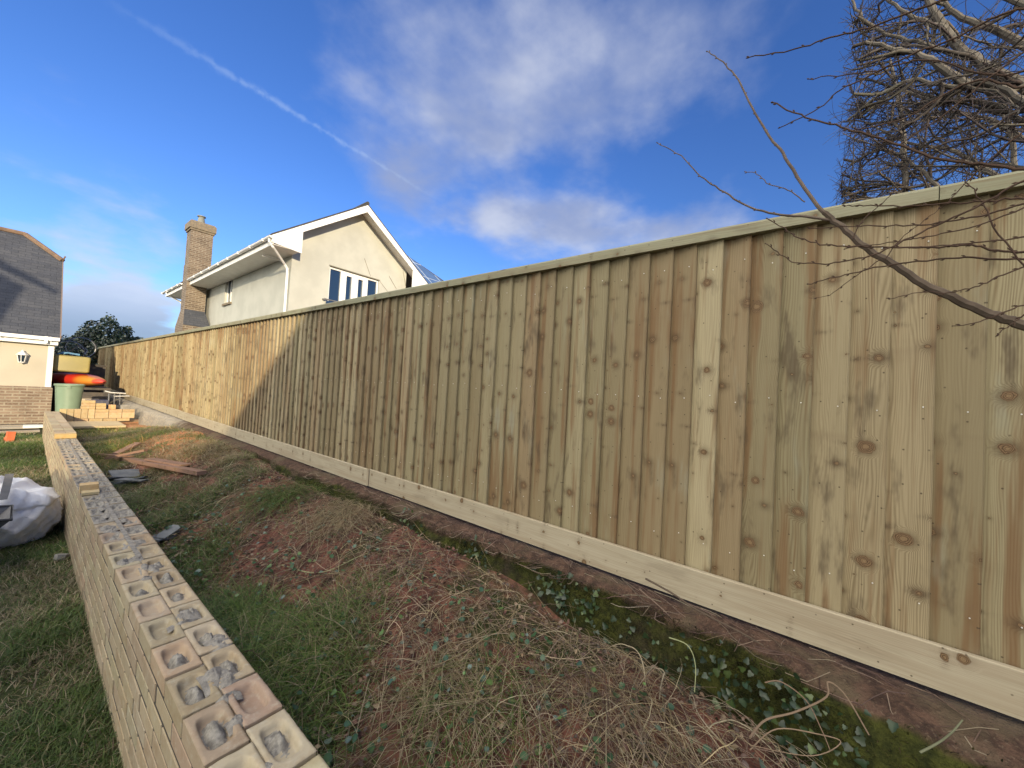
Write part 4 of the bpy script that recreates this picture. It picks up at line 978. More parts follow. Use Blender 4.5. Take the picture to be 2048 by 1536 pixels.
    t = pal(n, [(.040, .045, .010), (.065, .066, .016), (.025, .03, .012), (.09, .08, .03), (.07, .05, .03), (.03, .022, .016)], .3); h = rng.uniform(.006, .022, n)
    o = blades('moss', np.column_stack([X - .004, Y]), Z, h, rng.uniform(.002, .005, n), t, rng.uniform(.5, 2., n), M_GRASS, base=np.pi + rng.normal(0, .9, n)); tag(o, 'green moss covering the face of the low retaining wall', 'moss', kind='stuff')
    # dead bramble and vine stems lying over everything
    n = 5200; m = 9; Y0 = -.6 + 6.4 * rng.random(n) ** 2.0; X0 = .74 + 1.09 * rng.random(n) ** .6; L = rng.uniform(.08, .42, n) ** 1.0; az = rng.uniform(0, 2 * np.pi, n)
    wob = rng.normal(0, .45, (n, m)).cumsum(1); bend = rng.normal(0, .10, n)[:, None] * np.arange(m)[None]; A = az[:, None] + wob * .45 + bend; st = L[:, None] / (m - 1)
    Xs = X0[:, None] + np.cumsum(np.cos(A) * st, 1); Ys = Y0[:, None] + np.cumsum(np.sin(A) * st, 1); Xs = np.clip(Xs, .575, 1.835)
    tt = np.linspace(0, 1, m); arch = rng.uniform(0, .045, n)[:, None] * np.sin(np.pi * tt)[None] * rng.uniform(.5, 1.5, n)[:, None]; tip = (rng.random(n) < .05)[:, None] * (tt[None] ** 2) * rng.uniform(.03, .16, n)[:, None]
    Zs = ground(Xs, Ys) + .008 + rng.uniform(0, .035, n)[:, None] + arch + tip
    rad = (.0006 + .0016 * rng.random(n) ** 3)[:, None] * (1.15 - .6 * tt)[None]
    o = tubes('dead_stems', np.stack([Xs, Ys, Zs], -1), rad, pal(n, DEADP + STRAW, .25), M_STEM); tag(o, 'tangle of dead bramble and weed stems over the strip', 'dead stems', kind='stuff')
    n = 260; Y0 = -.7 + 5 * rng.random(n); X0 = rng.uniform(1.93, 2.04, n); L = rng.uniform(.05, .22, n); az = np.pi / 2 + rng.normal(0, .7, n); A = az[:, None] + rng.normal(0, .2, (n, 5)).cumsum(1)
    Xs = np.clip(X0[:, None] + np.cumsum(np.cos(A) * L[:, None] / 4, 1), 1.90, 2.07); Ys = Y0[:, None] + np.cumsum(np.sin(A) * L[:, None] / 4, 1); Zs = .508 + SL * Ys + .006 + rng.uniform(0, .012, (n, 1)) - .6 * np.clip(1.985 - Xs, 0, 1)
    o = tubes('ledge_debris', np.stack([Xs, Ys, Zs], -1), rng.uniform(.0008, .002, n)[:, None] * np.ones((1, 5)), pal(n, DEADP, .25), M_STEM); tag(o, 'dead stalks and bits lying on the soil ledge under the fence', 'dead stems', kind='stuff')
    # fallen leaves
    n = 7500; Y = -.7 + 6 * rng.random(n) ** 1.5; X = rng.uniform(.62, 1.9, n); Z = ground(X, Y) + .01 + rng.uniform(0, .03, n); N = rng.normal(0, .55, (n, 3)); N[:, 2] = 1
    o = leafset('fallen_leaves', np.stack([X, Y, Z], 1), N, rng.uniform(.012, .035, n), pal(n, [(.13, .075, .055), (.10, .055, .045), (.20, .15, .10), (.16, .12, .09), (.09, .07, .06)], .3), M_STEM, 'oval'); tag(o, 'brown fallen leaves scattered over the strip', 'fallen leaves', kind='stuff')
    # ivy on the bank and low weeds
    Cs = []; 
    for (y, z, k, s) in ((.95, .40, 60, .10), (.6, .30, 70, .12), (1.15, .42, 40, .09), (.25, .38, 50, .10), (-.05, .22, 90, .16), (-.3, .20, 110, .18), (.0, .40, 35, .07), (1.7, .42, 45, .12), (-.5, .3, 60, .15), (.35, .18, 60, .14), (2.4, .40, 40, .14)):
        yy = y + rng.normal(0, s, k); zz = z + rng.normal(0, s * .55, k); zt = .508 + SL * yy; zz = np.minimum(zz, zt + .01); xx = 1.895 + edge_shift(yy) - np.clip((zt - zz) * .25, 0, .12) - rng.uniform(.0, .035, k); Cs.append(np.stack([xx, yy, zz], 1))
    C = np.concatenate(Cs); n = len(C); N = rng.normal(0, .55, (n, 3)) + np.array([-1, 0, .6])
    o = leafset('ivy', C, N, rng.uniform(.012, .032, n), pal(n, [(.014, .030, .013), (.022, .042, .018), (.032, .055, .025), (.055, .085, .025), (.04, .058, .036)], .35), M_LEAF, 'ivy'); tag(o, 'dark green ivy creeping over the mossy bank', 'ivy', kind='stuff')
    n = 1500; Y = -.4 + 5.5 * rng.random(n) ** 1.3; X = rng.uniform(.6, 1.7, n); Z = ground(X, Y) + rng.uniform(.02, .08, n); N = rng.normal(0, .45, (n, 3)); N[:, 2] = 1
    o = leafset('weeds', np.stack([X, Y, Z], 1), N, rng.uniform(.012, .038, n), pal(n, [(.03, .075, .03), (.05, .11, .05), (.04, .09, .06), (.09, .16, .05), (.10, .15, .12)], .25), M_LEAF, 'round'); tag(o, 'small broad-leaved weeds growing through the rough grass', 'weeds', kind='stuff')
    # the few big stems one can single out
    def stem(px, zs, r, col, lab, nm='vine_stem', lift=None):
        pts = [onZ(x, y, z) if z < 1 else onX(x, y, z) for (x, y), z in zip(px, zs)]; pts = [np.array([min(p[0], 1.97), p[1], max(p[2], float(ground(p[0], p[1])) + .005)]) for p in pts]
        # smooth through points
        P = np.array(pts); n = len(P); tt = np.linspace(0, n - 1, n * 5); P[1:-1] += np.random.default_rng(int(px[0][0])).normal(0, .006, P[1:-1].shape); Q = []
        for t in tt:
            i = min(int(t), n - 2); u = t - i; p0, p1, p2, p3 = P[max(i - 1, 0)], P[i], P[i + 1], P[min(i + 2, n - 1)]
            Q.append(.5 * ((2 * p1) + (-p0 + p2) * u + (2 * p0 - 5 * p1 + 4 * p2 - p3) * u * u + (-p0 + 3 * p1 - 3 * p2 + p3) * u ** 3))
        o = MB().tube(Q, list(np.linspace(r, r * .55, len(Q))), 6, tint=col).build(nm, M_STEM, weld=True); tag(o, lab, 'stem', 'loose stems on the strip')
    stem([(563, 1140), (640, 1162), (720, 1148), (752, 1143), (800, 1180), (855, 1245)], [.14, .15, .19, .21, .19, .12], .0048, (.30, .31, .17), 'long pale green stem arching over the middle of the strip')
    stem([(1500, 1475), (1538, 1452), (1590, 1425), (1640, 1385), (1655, 1358), (1690, 1390), (1738, 1470)], [1.60, 1.70, 1.74, 1.78, 1.80, 1.78, 1.70], .0038, (.20, .145, .10), 'thick tan vine looping up near the lower right of the bank')
    stem([(1530, 1365), (1565, 1360), (1605, 1405), (1640, 1460), (1660, 1500)], [1.78, 1.80, 1.78, 1.74, 1.70], .0024, (.19, .13, .09), 'thin tan vine arching beside the thick looping vine')
    stem([(1338, 1275), (1378, 1290), (1392, 1330), (1389, 1385)], [1.80, 1.81, 1.79, 1.72], .0026, (.26, .28, .15), 'pale green hooked stalk below the forked dark twig')
    stem([(1500, 1500), (1560, 1470), (1640, 1470), (1668, 1475), (1620, 1505), (1500, 1490)], [1.66, 1.70, 1.74, 1.75, 1.70, 1.66], .0023, (.22, .16, .11), 'coil of pale bramble lying at the lower right corner')
    stem([(1840, 1505), (1880, 1492), (1915, 1462), (1925, 1440)], [1.78, 1.80, 1.82, 1.84], .0034, (.15, .16, .10), 'greenish stub of ivy stem at the lower right of the bank')
    stem([(428, 1075), (425, 1045), (470, 1010), (520, 990)], [.16, .2, .22, .22], .0035, (.32, .27, .19), 'thin bent stem standing by the wall in the middle distance')
    stem([(1318, 1085 + 45), (1370, 1160), (1420, 1185), (1500, 1222), (1535, 1252)], [.62, .60, .56, .53, .51], .005, (.10, .075, .055), 'dark forked twig leaning on the gravel board', 'dark_twig')
    stem([(1312, 1142), (1358, 1185), (1385, 1235), (1440, 1290), (1485, 1345)], [.56, .50, .42, .34, .27], .0028, (.18, .13, .10), 'thin brown twig running down from the gravel board over the moss', 'dark_twig')
    stem([(1280, 1125), (1300, 1150), (1322, 1176)], [.58, .54, .50], .0028, (.10, .08, .06), 'short dark twig left of the forked twig on the gravel board', 'dark_twig')
    for k in range(14):   # bigger vine loops, lower right
        c = onG(R.uniform(1180, 1780), R.uniform(1330, 1530)); x, y = min(c[0], 1.72), c[1]; a = R.uniform(0, 6.28); pts = []; L = R.uniform(.15, .42); b = R.uniform(-.6, .6); lf = R.uniform(.02, .09)
        for j in range(10):
            gx = min(max(x, .6), 1.82); pts.append((gx, y, float(ground(gx, y)) + .02 + lf * math.sin(math.pi * j / 9) + R.uniform(0, .006))); x += math.cos(a) * L / 9; y += math.sin(a) * L / 9; a += b * .45 + R.uniform(-.25, .25)
        P = np.array(pts); Q = []
        for t_ in np.linspace(0, 9, 30):
            q = min(int(t_), 8); u = t_ - q; p0, p1, p2, p3 = P[max(q - 1, 0)], P[q], P[q + 1], P[min(q + 2, 9)]; Q.append(.5 * ((2 * p1) + (-p0 + p2) * u + (2 * p0 - 5 * p1 + 4 * p2 - p3) * u * u + (-p0 + 3 * p1 - 3 * p2 + p3) * u ** 3))
        r_ = R.uniform(.0018, .0034); o = MB().tube(Q, list(np.linspace(r_, r_ * .5, 30)), 6, tint=vary(R.choice([(.25, .20, .14), (.19, .14, .11), (.30, .25, .18)]), .15)).build('vine_stem', M_STEM, weld=True)
        tag(o, 'tan vine stem tangled on the lower right part of the bank', 'stem', 'tangled vine stems at the lower right')
veg()

# ------------------------------------------------------------------ planks, slates, rubble on the strip
M_SLATEPC = simple('broken_slate', (.13, .145, .15), (.19, .20, .20), 8, .7, bs=.5)
def plank(name, a, b, w, t, mat, label, cat, tint=(.5, .6, .2), roll=0, group=None):
    a, b = np.array(a), np.array(b); d = b - a; L = np.linalg.norm(d); d /= L; c = (a + b) / 2
    q = Vector(d).to_track_quat('X', 'Z'); M = q.to_matrix().to_4x4() @ Matrix.Rotation(roll, 4, 'X'); sd = R.uniform(0, 30)
    mb = MB(); mb.box(-L / 2, L / 2, -w / 2, w / 2, -t / 2, t / 2, tint=tint, seed=sd, M=M, vdir=tuple(d)); o = mb.build(name, mat); o.location = c; tag(o, label, cat, group)
def gz(x, y, d): return (x, y, float(ground(x, y)) + d)
def pl_px(a, b, ua, ub, w, t, lab):
    plank('plank', tuple(onG(*a, ua)), tuple(onG(*b, ub)), w, t, M_RED, lab, 'plank', group='reddish planks on the strip')
pl_px((238, 915), (404, 946), .05, .06, .10, .045, 'long reddish plank lying across the strip nearest the camera of the plank pile')
pl_px((178, 908), (262, 914), .04, .05, .07, .035, 'short reddish plank end poking out behind the wall top')
pl_px((214, 916), (292, 900), .12, .10, .08, .03, 'reddish plank crossing on top of the long plank, pointing to the fence')
pl_px((232, 908), (276, 886), .07, .06, .09, .025, 'reddish plank lying highest up the mound behind the plank pile')
pl_px((300, 918), (372, 930), .05, .05, .12, .02, 'thin reddish board half buried behind the long plank')
def slab_piece(c, pts, th, M, label, mat=M_SLATEPC, cat='slate', group='broken slates on the strip', nm='slate_piece'):
    mb = MB(); P = [tuple(M @ Vector((x, y, 0))) for x, y in pts]; nrm = np.array(M @ Vector((0, 0, -th))); mb.prism([np.array(p) for p in P][::-1], nrm); o = mb.build(nm, mat); o.location = c; tag(o, label, cat, group)
Rt = lambda ax, ay, az: (Matrix.Rotation(math.radians(az), 3, 'Z') @ Matrix.Rotation(math.radians(ay), 3, 'Y') @ Matrix.Rotation(math.radians(ax), 3, 'X'))
slab_piece(tuple(onG(258, 944, .06)), [(-.22, -.09), (-.02, -.15), (.20, -.08), (.22, .02), (.10, .08), (-.16, .10)], .012, Rt(16, 4, 25), 'large smooth grey slate leaning under the long plank')
slab_piece(tuple(onG(236, 956, .05)), [(-.14, -.08), (.12, -.1), (.16, .05), (-.1, .1)], .015, Rt(-18, 10, 30), 'small pale slate tilted on the slate heap')
for k in range(5): slab_piece(tuple(onG(238 + 7 * k, 966 - 2 * k, .03 + .012 * k)), [(-.15, -.07), (.13, -.09), (.17, .06), (-.12, .09)], .014, Rt(R.uniform(-20, 20), R.uniform(-14, 14), R.uniform(-50, 50)), ['dark slate lowest in the heap by the wall', 'dark slate second up in the heap by the wall', 'ragged dark slate in the middle of the heap by the wall', 'dark slate second from the top of the heap by the wall', 'dark slate on top of the heap by the wall'][k])
for k in range(3): slab_piece(tuple(onG(318 + 9 * k, 1075 - 6 * k, .025 + .015 * k)), [(-.10, -.05), (.09, -.06), (.11, .04), (-.08, .06)], .014, Rt(R.uniform(-20, 20), R.uniform(-14, 14), R.uniform(-50, 50)), ['near', 'middle', 'far'][k] + ' broken dark slate in the grass beside the frogged bricks')

# ------------------------------------------------------------------ things at the far end
tb = empty('garden_tub', (.715, 13.75, .0), 'tall pale green plastic tub with a rim standing behind the brick wall', 'tub')
m_tub = simple('pale_green_plastic', (.20, .28, .20), (.17, .24, .17), 3, .45, bs=.02)
MB().lathe((.715, 13.75, 0), [(0, .02), (.155, .02), (.165, .1), (.225, 1.10), (.228, 1.14), (.215, 1.14), (.212, 1.10), (.15, .1), (0, .08)], 40).build('body', m_tub, tb, weld=True)
MB().lathe((.715, 13.75, 0), [(.2275, 1.11), (.245, 1.125), (.247, 1.165), (.226, 1.17), (.214, 1.15)], 40).build('rim', m_tub, tb, weld=True)
MB().box(.66, .72, 13.49, 13.515, 1.07, 1.12).build('handle', m_tub, tb)
# dark store rack
rk = empty('storage_rack', (1.0, 15.7, .1), 'low dark storage rack half hidden behind the green tub carrying the kayak', 'rack')
md = simple('dark_weathered_timber', (.05, .045, .04), (.09, .075, .06), 6, .8)
MB().box(.62, 1.62, 16.05, 18.0, .97, 1.03).build('shelf', md, rk); MB().box(.66, 1.60, 16.1, 16.14, .42, .9).build('panel', md, rk)
for x in (.64, 1.54):
    for y in (16.07, 17.92): MB().box(x, x + .06, y, y + .06, -.1, .97).build('leg', md, rk)
MB().box(.95, 1.4, 16.0, 16.04, .60, .72).build('crossbar', simple('pale_bar', (.42, .36, .26)), rk)
# kayak
def kayak():
    m, t, p = newmat('kayak_plastic'); x, y, z = t.sep(t.n('ShaderNodeNewGeometry').outputs['Position'])
    c = t.mix(t.ss(y, 16.5, 16.25), (.60, .035, .02), (.60, .22, .03)); c = t.mix(t.ss(y, 15.92, 15.85), c, (.55, .06, .03)); t.put(p.inputs['Base Color'], c); p.inputs['Roughness'].default_value = .4
    V = []; ns, nk = 30, 18; nose = np.array([1.44, 15.7]); ax = np.array([-.30, .954]); sd_ = np.array([.954, .30]); Lk = 3.1
    for i in range(ns):
        u = i / (ns - 1); wv = math.sin(math.pi * min(.999, max(.001, u))) ** .6; rz = .19 * wv + .004; ry = .36 * wv + .004; zc = 1.225 - .05 * max(0, .3 - u)
        for j in range(nk):
            a = 2 * math.pi * j / nk; c_, s_ = math.cos(a), math.sin(a); q = nose + ax * Lk * u + sd_ * ry * (np.sign(c_) * abs(c_) ** .8) - sd_ * .0
            V.append((q[0], q[1], zc + rz * (np.sign(s_) * abs(s_) ** .9)))
    F = [(i * nk + j, i * nk + (j + 1) % nk, (i + 1) * nk + (j + 1) % nk, (i + 1) * nk + j) for i in range(ns - 1) for j in range(nk)]
    k = empty('kayak', (1.0, 17, 1.05), 'red and orange plastic kayak lying across the rack behind the green tub', 'kayak')
    arrays('hull', np.array(V), np.array(F), np.ones((len(V), 3)), m, k, smooth=True)
kayak()
M_YEL = simple('yellow_plastic', (.32, .27, .09), (.27, .235, .09), 2, .5, bs=.05)
def rbox(mb, x0, x1, y0, y1, z0, z1, r=.03, n=4):
    """vertical-edge rounded box"""
    pts = []
    for cx, cy, a0 in ((x1 - r, y1 - r, 0), (x0 + r, y1 - r, 90), (x0 + r, y0 + r, 180), (x1 - r, y0 + r, 270)):
        for k in range(n + 1): a = math.radians(a0 + 90 * k / n); pts.append((cx + r * math.cos(a), cy + r * math.sin(a)))
    mb.prism([(p[0], p[1], z0 + r * .6) for p in pts], (0, 0, z1 - z0 - r * 1.2))
    for zz, s in ((z0, -1), (z1, 1)):
        cxm, cym = (x0 + x1) / 2, (y0 + y1) / 2; q = [(cxm + (p[0] - cxm) * (1 - 1.2 * r / (x1 - x0)), cym + (p[1] - cym) * (1 - 1.2 * r / (y1 - y0)), zz) for p in pts]; w = [(p[0], p[1], zz - s * r * .6) for p in pts]
        for k in range(len(pts)):
            k2 = (k + 1) % len(pts); f = [w[k], w[k2], q[k2], q[k]]; mb.face(f if s > 0 else f[::-1])
        mb.face(q if s > 0 else q[::-1])
b = MB(); rbox(b, -.29, .40, -.30, .30, -.21, .24, .05); o = b.build('storage_box', M_YEL, weld=True); o.location = (.80, 16.6, 1.655); o.rotation_euler = (0, math.radians(1.5), 0)
tag(o, 'large dull yellow plastic box resting on top of the red kayak', 'box')
sd = MB(); sd.box(-.5, .56, 0, .8, 0, 1.68); sd.box(-.54, .60, -.04, .84, 1.68, 1.715); o = sd.build('garden_cupboard', md); o.location = (1.15, 18.5, 0); tag(o, 'tall dark garden cupboard behind the yellow box carrying the bicycle', 'cupboard')
bl = MB()
for k in range(4): bl.tube([(.58 + .03 * k, 16.6, 1.925 + .022 * k), (.78, 16.55 + .03 * k, 1.97 + .02 * math.sin(k)), (1.0, 16.63, 1.93 + .01 * k)], .014, 6)
tag(bl.build('folded_hose', simple('blue_hose', (.05, .22, .45), (.25, .4, .5), 30, .4), weld=True), 'blue hose coiled on top of the yellow box', 'hose')
def bicycle():
    bk = empty('bicycle', (.8, 18.45, 1.9), 'old grey bicycle lying on the dark cupboard above the yellow box', 'bicycle'); mt = M_STEEL; al = simple('dull_silver', (.30, .31, .33), (.22, .23, .24), 20, .4, metal=.5)
    for cx, cz in ((.78, 2.02), (1.0, 2.16)):
        def ring(R_, r, k=28): 
            mb = MB(); mb.tube([(cx + R_ * math.cos(2 * math.pi * j / k), 16.4 + .1 * (cx - .7), cz - .02 + R_ * math.sin(2 * math.pi * j / k)) for j in range(k + 1)], r, 6, caps=False); return mb
        w = ring(.30 if cx < .9 else .29, .011).build('wheel', al, bk)
        ring(.315 if cx < .9 else .305, .014).build('tyre', M_DARK, w)
        s = MB()
        for j in range(14): a = 2 * math.pi * j / 14; s.tube([(cx, 16.4 + .1 * (cx - .7), cz - .02), (cx + .3 * math.cos(a), 16.4 + .1 * (cx - .7), cz - .02 + .3 * math.sin(a))], .0014, 3, caps=False)
        s.build('spokes', al, w)
    MB().tube([(.78, 16.45, 2.0), (.95, 16.47, 2.2), (1.1, 16.5, 2.1), (1.12, 16.5, 1.98)], .014, 6).tube([(.95, 16.47, 2.2), (1.12, 16.48, 2.0)], .012, 6).build('frame', mt, bk)
    MB().tube([(1.08, 16.35, 1.95), (1.13, 16.4, 2.06), (1.09, 16.5, 2.14)], .018, 6).build('fork', al, bk)
bicycle()
_b = [o for o in bpy.data.objects if o.name.startswith('bicycle')][0]
_b.location = (.90, 20.62, 1.96); _b.scale = (1.1, 1.1, 1.1)
def barrow_parts():
    m = empty('garden_trolley', (1.5, 14.2, .3), 'dark garden trolley with pale metal bars beside the end of the brick return wall', 'trolley')
    al = simple('pale_metal', (.55, .52, .46), (.4, .38, .34), 20, .4, metal=.3)
    MB().tube([(1.36, 14.4, 1.0), (1.45, 14.3, .97), (1.72, 14.2, .96)], .018, 7).build('handle', al, m); MB().tube([(1.5, 14.2, .88), (1.78, 14.1, .90)], .014, 6).build('handle', al, m)
    f = MB(); 
    for x in (1.42, 1.52, 1.62): f.tube([(x, 14.15, .2), (x - .01, 14.2, .95)], .014, 6)
    f.tube([(1.40, 14.15, .6), (1.64, 14.15, .62)], .01, 6); f.build('frame', M_STEEL, m)
    MB().box(1.02, 1.40, 14.0, 14.4, .55, .78).build('crate', simple('navy_plastic', (.025, .03, .06), (.06, .06, .09), 20, .5), m)
    MB().lathe((0, 0, 0), [(0, -.02), (.10, -.02), (.12, 0), (.10, .02), (0, .02)], 18, M=Matrix.Translation((1.55, 14.05, .56)) @ Matrix.Rotation(math.pi / 2, 4, 'X')).build('wheel', M_DARK, m)
barrow_parts()
st = MB(); st.box(-.07, .07, -.06, .06, -.15, .15); o = st.build('stone_block', M_CONC); o.location = (1.62, 13.45, .56); tag(o, 'pale upright stone block where the brick return wall meets the fence bank', 'stone')

# bush beyond the garden
def bush(name, c, rad, n, size, cols, label, trunk=True, seed=1):
    b = empty(name, (c[0], c[1], .1), label, 'bush')
    g = np.random.default_rng(seed); d = g.normal(0, 1, (n, 3)); d /= np.linalg.norm(d, axis=1, keepdims=True); 
    lob = 1 + .14 * np.sin(5 * d[:, 0] + 2 * d[:, 2]) + .10 * np.sin(9 * d[:, 1] + 7 * d[:, 2]) + .08 * np.sin(17 * d[:, 0] - 11 * d[:, 2])
    r = (1 - .35 * g.random(n) ** 2.) * lob + (g.random(n) < .04) * g.uniform(0, .12, n)
    C = np.array(c) + d * r[:, None] * np.array(rad); keep = C[:, 2] > .1; C, d = C[keep], d[keep]; n = len(C); N = d + g.normal(0, .8, (n, 3))
    leafset('crown', C, N, g.uniform(.6, 1.3, n) * size, pal(n, cols, .3), M_LEAF, 'oval', b)
    MB().tube([(c[0], c[1], 0), (c[0] + .05, c[1], c[2])], [.12, .05], 8, tint=(.08, .06, .045)).build('trunk', M_BARK, b)
bush('evergreen_bush', (2.55, 27., 1.8), (1.8, 1.6, 1.95), 16000, .13, [(.018, .036, .020), (.028, .05, .026), (.012, .025, .015), (.045, .06, .03)], 'dark rounded evergreen bush beyond the far end of the fence', seed=3)
bush('evergreen_bush', (1.0, 24., 1.3), (.9, .9, 1.25), 7000, .10, [(.018, .034, .022), (.03, .05, .03), (.012, .022, .015)], 'low dark shrub in the gap behind the yellow box', seed=4)

# ------------------------------------------------------------------ lawn side
def bulk_bag():
    m = simple('white_woven_bag', (.86, .85, .82), (.80, .79, .76), 2.2, .5, bs=.4, bd=.02)
    b = empty('bulk_bag', (.0, 6.0, -.12), 'crumpled white builder bulk bag slumped on the lawn against the brick wall', 'bag')
    nu, nv = 120, 60; V = []; cx, cy = -.12, 6.05; rx, ry, H = .42, .46, .56
    for j in range(nv):
        v = j / (nv - 1)
        for i in range(nu):
            a = 2 * math.pi * i / nu; c, s = math.cos(a), math.sin(a); e = .75
            x = np.sign(c) * abs(c) ** e; y = np.sign(s) * abs(s) ** e
            pr = (.90 + .16 * math.sin(math.pi * min(1, v * 1.3))) if v < .62 else max(.0, math.cos((v - .62) / .38 * math.pi / 2)) ** .6 * 1.02
            fold = 1 + .05 * (1 - abs(math.sin(3 * a + 2.5 * v + .4))) ** 2 - .055 * abs(math.sin(4 * a - 5 * v)) + .035 * (1 - abs(math.sin(7 * a + 8 * v + 1))) ** 3 + .02 * (1 - abs(math.sin(12 * a - 15 * v))) ** 3
            z = -.12 + H * (v / .62 * .66 if v < .62 else .66 + .34 * math.sin((v - .62) / .38 * math.pi / 2)); z += .05 * (1 - abs(math.sin(1.5 * a + 5 * v + .6))) ** 2 * v - .022 * abs(math.sin(4 * a + 11 * v)) + .02 * (1 - abs(math.sin(8 * a - 9 * v))) ** 3 * v
            z -= .16 * max(0, c) * v * v
            V.append((min(cx + rx * x * pr * fold, .335), cy + ry * y * pr * fold, z))
    F = [(j * nu + i, j * nu + (i + 1) % nu, (j + 1) * nu + (i + 1) % nu, (j + 1) * nu + i) for j in range(nv - 1) for i in range(nu)]
    arrays('sack', np.array(V), np.array(F), np.ones((len(V), 3)), m, b, smooth=True)
    p = [onY(19, 948, 5.72), onY(15, 965, 5.62), onY(10, 985, 5.52), onY(5, 1000, 5.45)]
    mb = MB()
    for q0, q1 in zip(p[:-1], p[1:]):
        mb.face([q0 + (-.025, 0, 0), q0 + (.025, 0, 0), q1 + (.025, 0, 0), q1 + (-.025, 0, 0)][::-1]); mb.face([q0 + (-.025, .012, 0), q0 + (.025, .012, 0), q1 + (.025, .012, 0), q1 + (-.025, .012, 0)]); mb.face([q0 + (.025, 0, 0), q0 + (.025, .012, 0), q1 + (.025, .012, 0), q1 + (.025, 0, 0)])
    mb.build('lifting_strap', M_TUBE, b)
bulk_bag()
pa, pb = onZ(18, 1073, -.09), onZ(84, 1052, -.09)
plank('timber_offcut', (pa[0], pa[1], -.085), (pb[0], pb[1], -.085), .10, .05, M_GRAVEL, 'pale timber offcut on the grass under the white bag', 'timber', tint=(.8, .3, .3))
def wheelbarrow():
    c = onZ(40, 1016, .30); x1, y1 = c[0] - .04, c[1]; w = empty('wheelbarrow', (x1 - .45, y1 - .1, -.12), 'black builder wheelbarrow at the left edge in front of the white bag', 'wheelbarrow')
    mg = simple('dusty_black_tray', (.13, .125, .12), (.07, .07, .07), 9, .6)
    X0, X1, Y0, Y1 = x1 - .85, x1, y1 - .42, y1 + .16; zt, zb = .32, .05
    t = MB(); top = [(X0, Y0, zt + .05), (X1, Y0 + .05, zt - .02), (X1, Y1 - .05, zt - .02), (X0, Y1, zt + .05)]; bot = [(X0 + .2, Y0 + .1, zb), (X1 - .22, Y0 + .14, zb), (X1 - .22, Y1 - .14, zb), (X0 + .2, Y1 - .1, zb)]
    for k in range(4):
        k2 = (k + 1) % 4; t.face([bot[k], bot[k2], top[k2], top[k]]); i = [np.array(p) + (0, 0, .008) for p in (bot[k], bot[k2], top[k2], top[k])]; cc = np.array([(X0 + X1) / 2, (Y0 + Y1) / 2, 0]); i = [p + (cc - p) * np.array([.02, .02, 0]) for p in i]; t.face(i[::-1])
    t.face(bot[::-1]); t.face([np.array(p) + (0, 0, .01) for p in bot]); t.build('tray', mg, w)
    MB().tube(top + [top[0]], .012, 6).build('rim', M_DARK, w)
    f = MB()
    for yy in (Y0 + .16, Y1 - .16): f.tube([(X0 - .5, yy, .28), (X0 + .2, yy, .03), (X1 - .1, yy, .02), (X1 + .0 - .05, (Y0 + Y1) / 2, .02)], .015, 6)
    f.build('frame', M_TUBE, w)
    for yy in (Y0 + .14, Y1 - .14): MB().tube([(X0 + .2, yy, .03), (X0 + .12, yy, -.12), (X0 + .3, yy, -.12), (X0 + .34, yy, .03)], .012, 6).build('leg', M_TUBE, w)
    MB().lathe((0, 0, 0), [(0, -.03), (.06, -.03), (.09, -.035), (.12, -.02), (.125, 0), (.12, .02), (.09, .035), (.06, .03), (0, .03)], 20, M=Matrix.Translation((X1 - .30, (Y0 + Y1) / 2, .005)) @ Matrix.Rotation(math.pi / 2, 4, 'X')).build('wheel', M_DARK, w)
wheelbarrow()
# oddments further up the lawn
m_or = simple('orange_plastic', (.62, .16, .07), (.5, .12, .05), 8, .5)
c = onZ(17, 890, -.06); o = MB().box(-.05, .05, -.04, .04, 0, .22).box(-.045, .02, .04, .10, 0, .1).build('orange_block', m_or); o.location = (c[0], c[1], float(ground(c[0], c[1])) - .01); o.rotation_euler = (0, .1, .3); tag(o, 'small orange clay block standing in the grass of the far lawn', 'block')
c = onZ(68, 860, .02); o = MB().box(-.17, .17, -.12, .12, -.03, .03).build('white_panel', M_WHITE); o.location = (c[0], c[1], float(ground(c[0], c[1])) + .07); tag(o, 'bright white panel lying on the planks of the far lawn', 'panel')
M_GREYW = wood_mat('grey_weathered_wood', ((.30, .28, .25), (.38, .36, .32), (.25, .22, .2)), stain=.4)
for k, (y, z, l) in enumerate(((14.0, .02, 'nearest grey weathered board across the far lawn'), (14.55, .05, 'middle grey weathered board across the far lawn'), (15.3, .02, 'farthest grey board across the far lawn below the brick plinth'))):
    plank('lawn_board', (-2.2, y - .1, float(ground(-1, y)) + z), (.33, y + .05, float(ground(.2, y)) + z), .14, .05, M_GREYW, l, 'board', tint=(.8, .5, .2), group='grey boards on the far lawn')
for k, (x, y, s) in enumerate(((.26, 6.75, .05), (.24, 7.05, .06), (.27, 7.4, .05), (.29, 5.0, .045))):
    st = MB(); pts = [(s * math.cos(a) * R.uniform(.8, 1.2), s * math.sin(a) * R.uniform(.8, 1.2), 0) for a in [i * 1.05 for i in range(6)]]; st.prism(pts, (0, 0, s * 1.1)); o = st.build('rubble', M_CONC); o.location = (x, y, float(ground(x, y)) - .005); o.rotation_euler = (.2, -.2, k); tag(o, ['grey rubble stone at the wall foot just beyond the bag', 'second rubble stone beyond the bag by the wall foot', 'farthest rubble stone along the wall foot', 'rubble stone at the wall foot on the near side of the bag'][k], 'stone', 'stones at the wall foot')

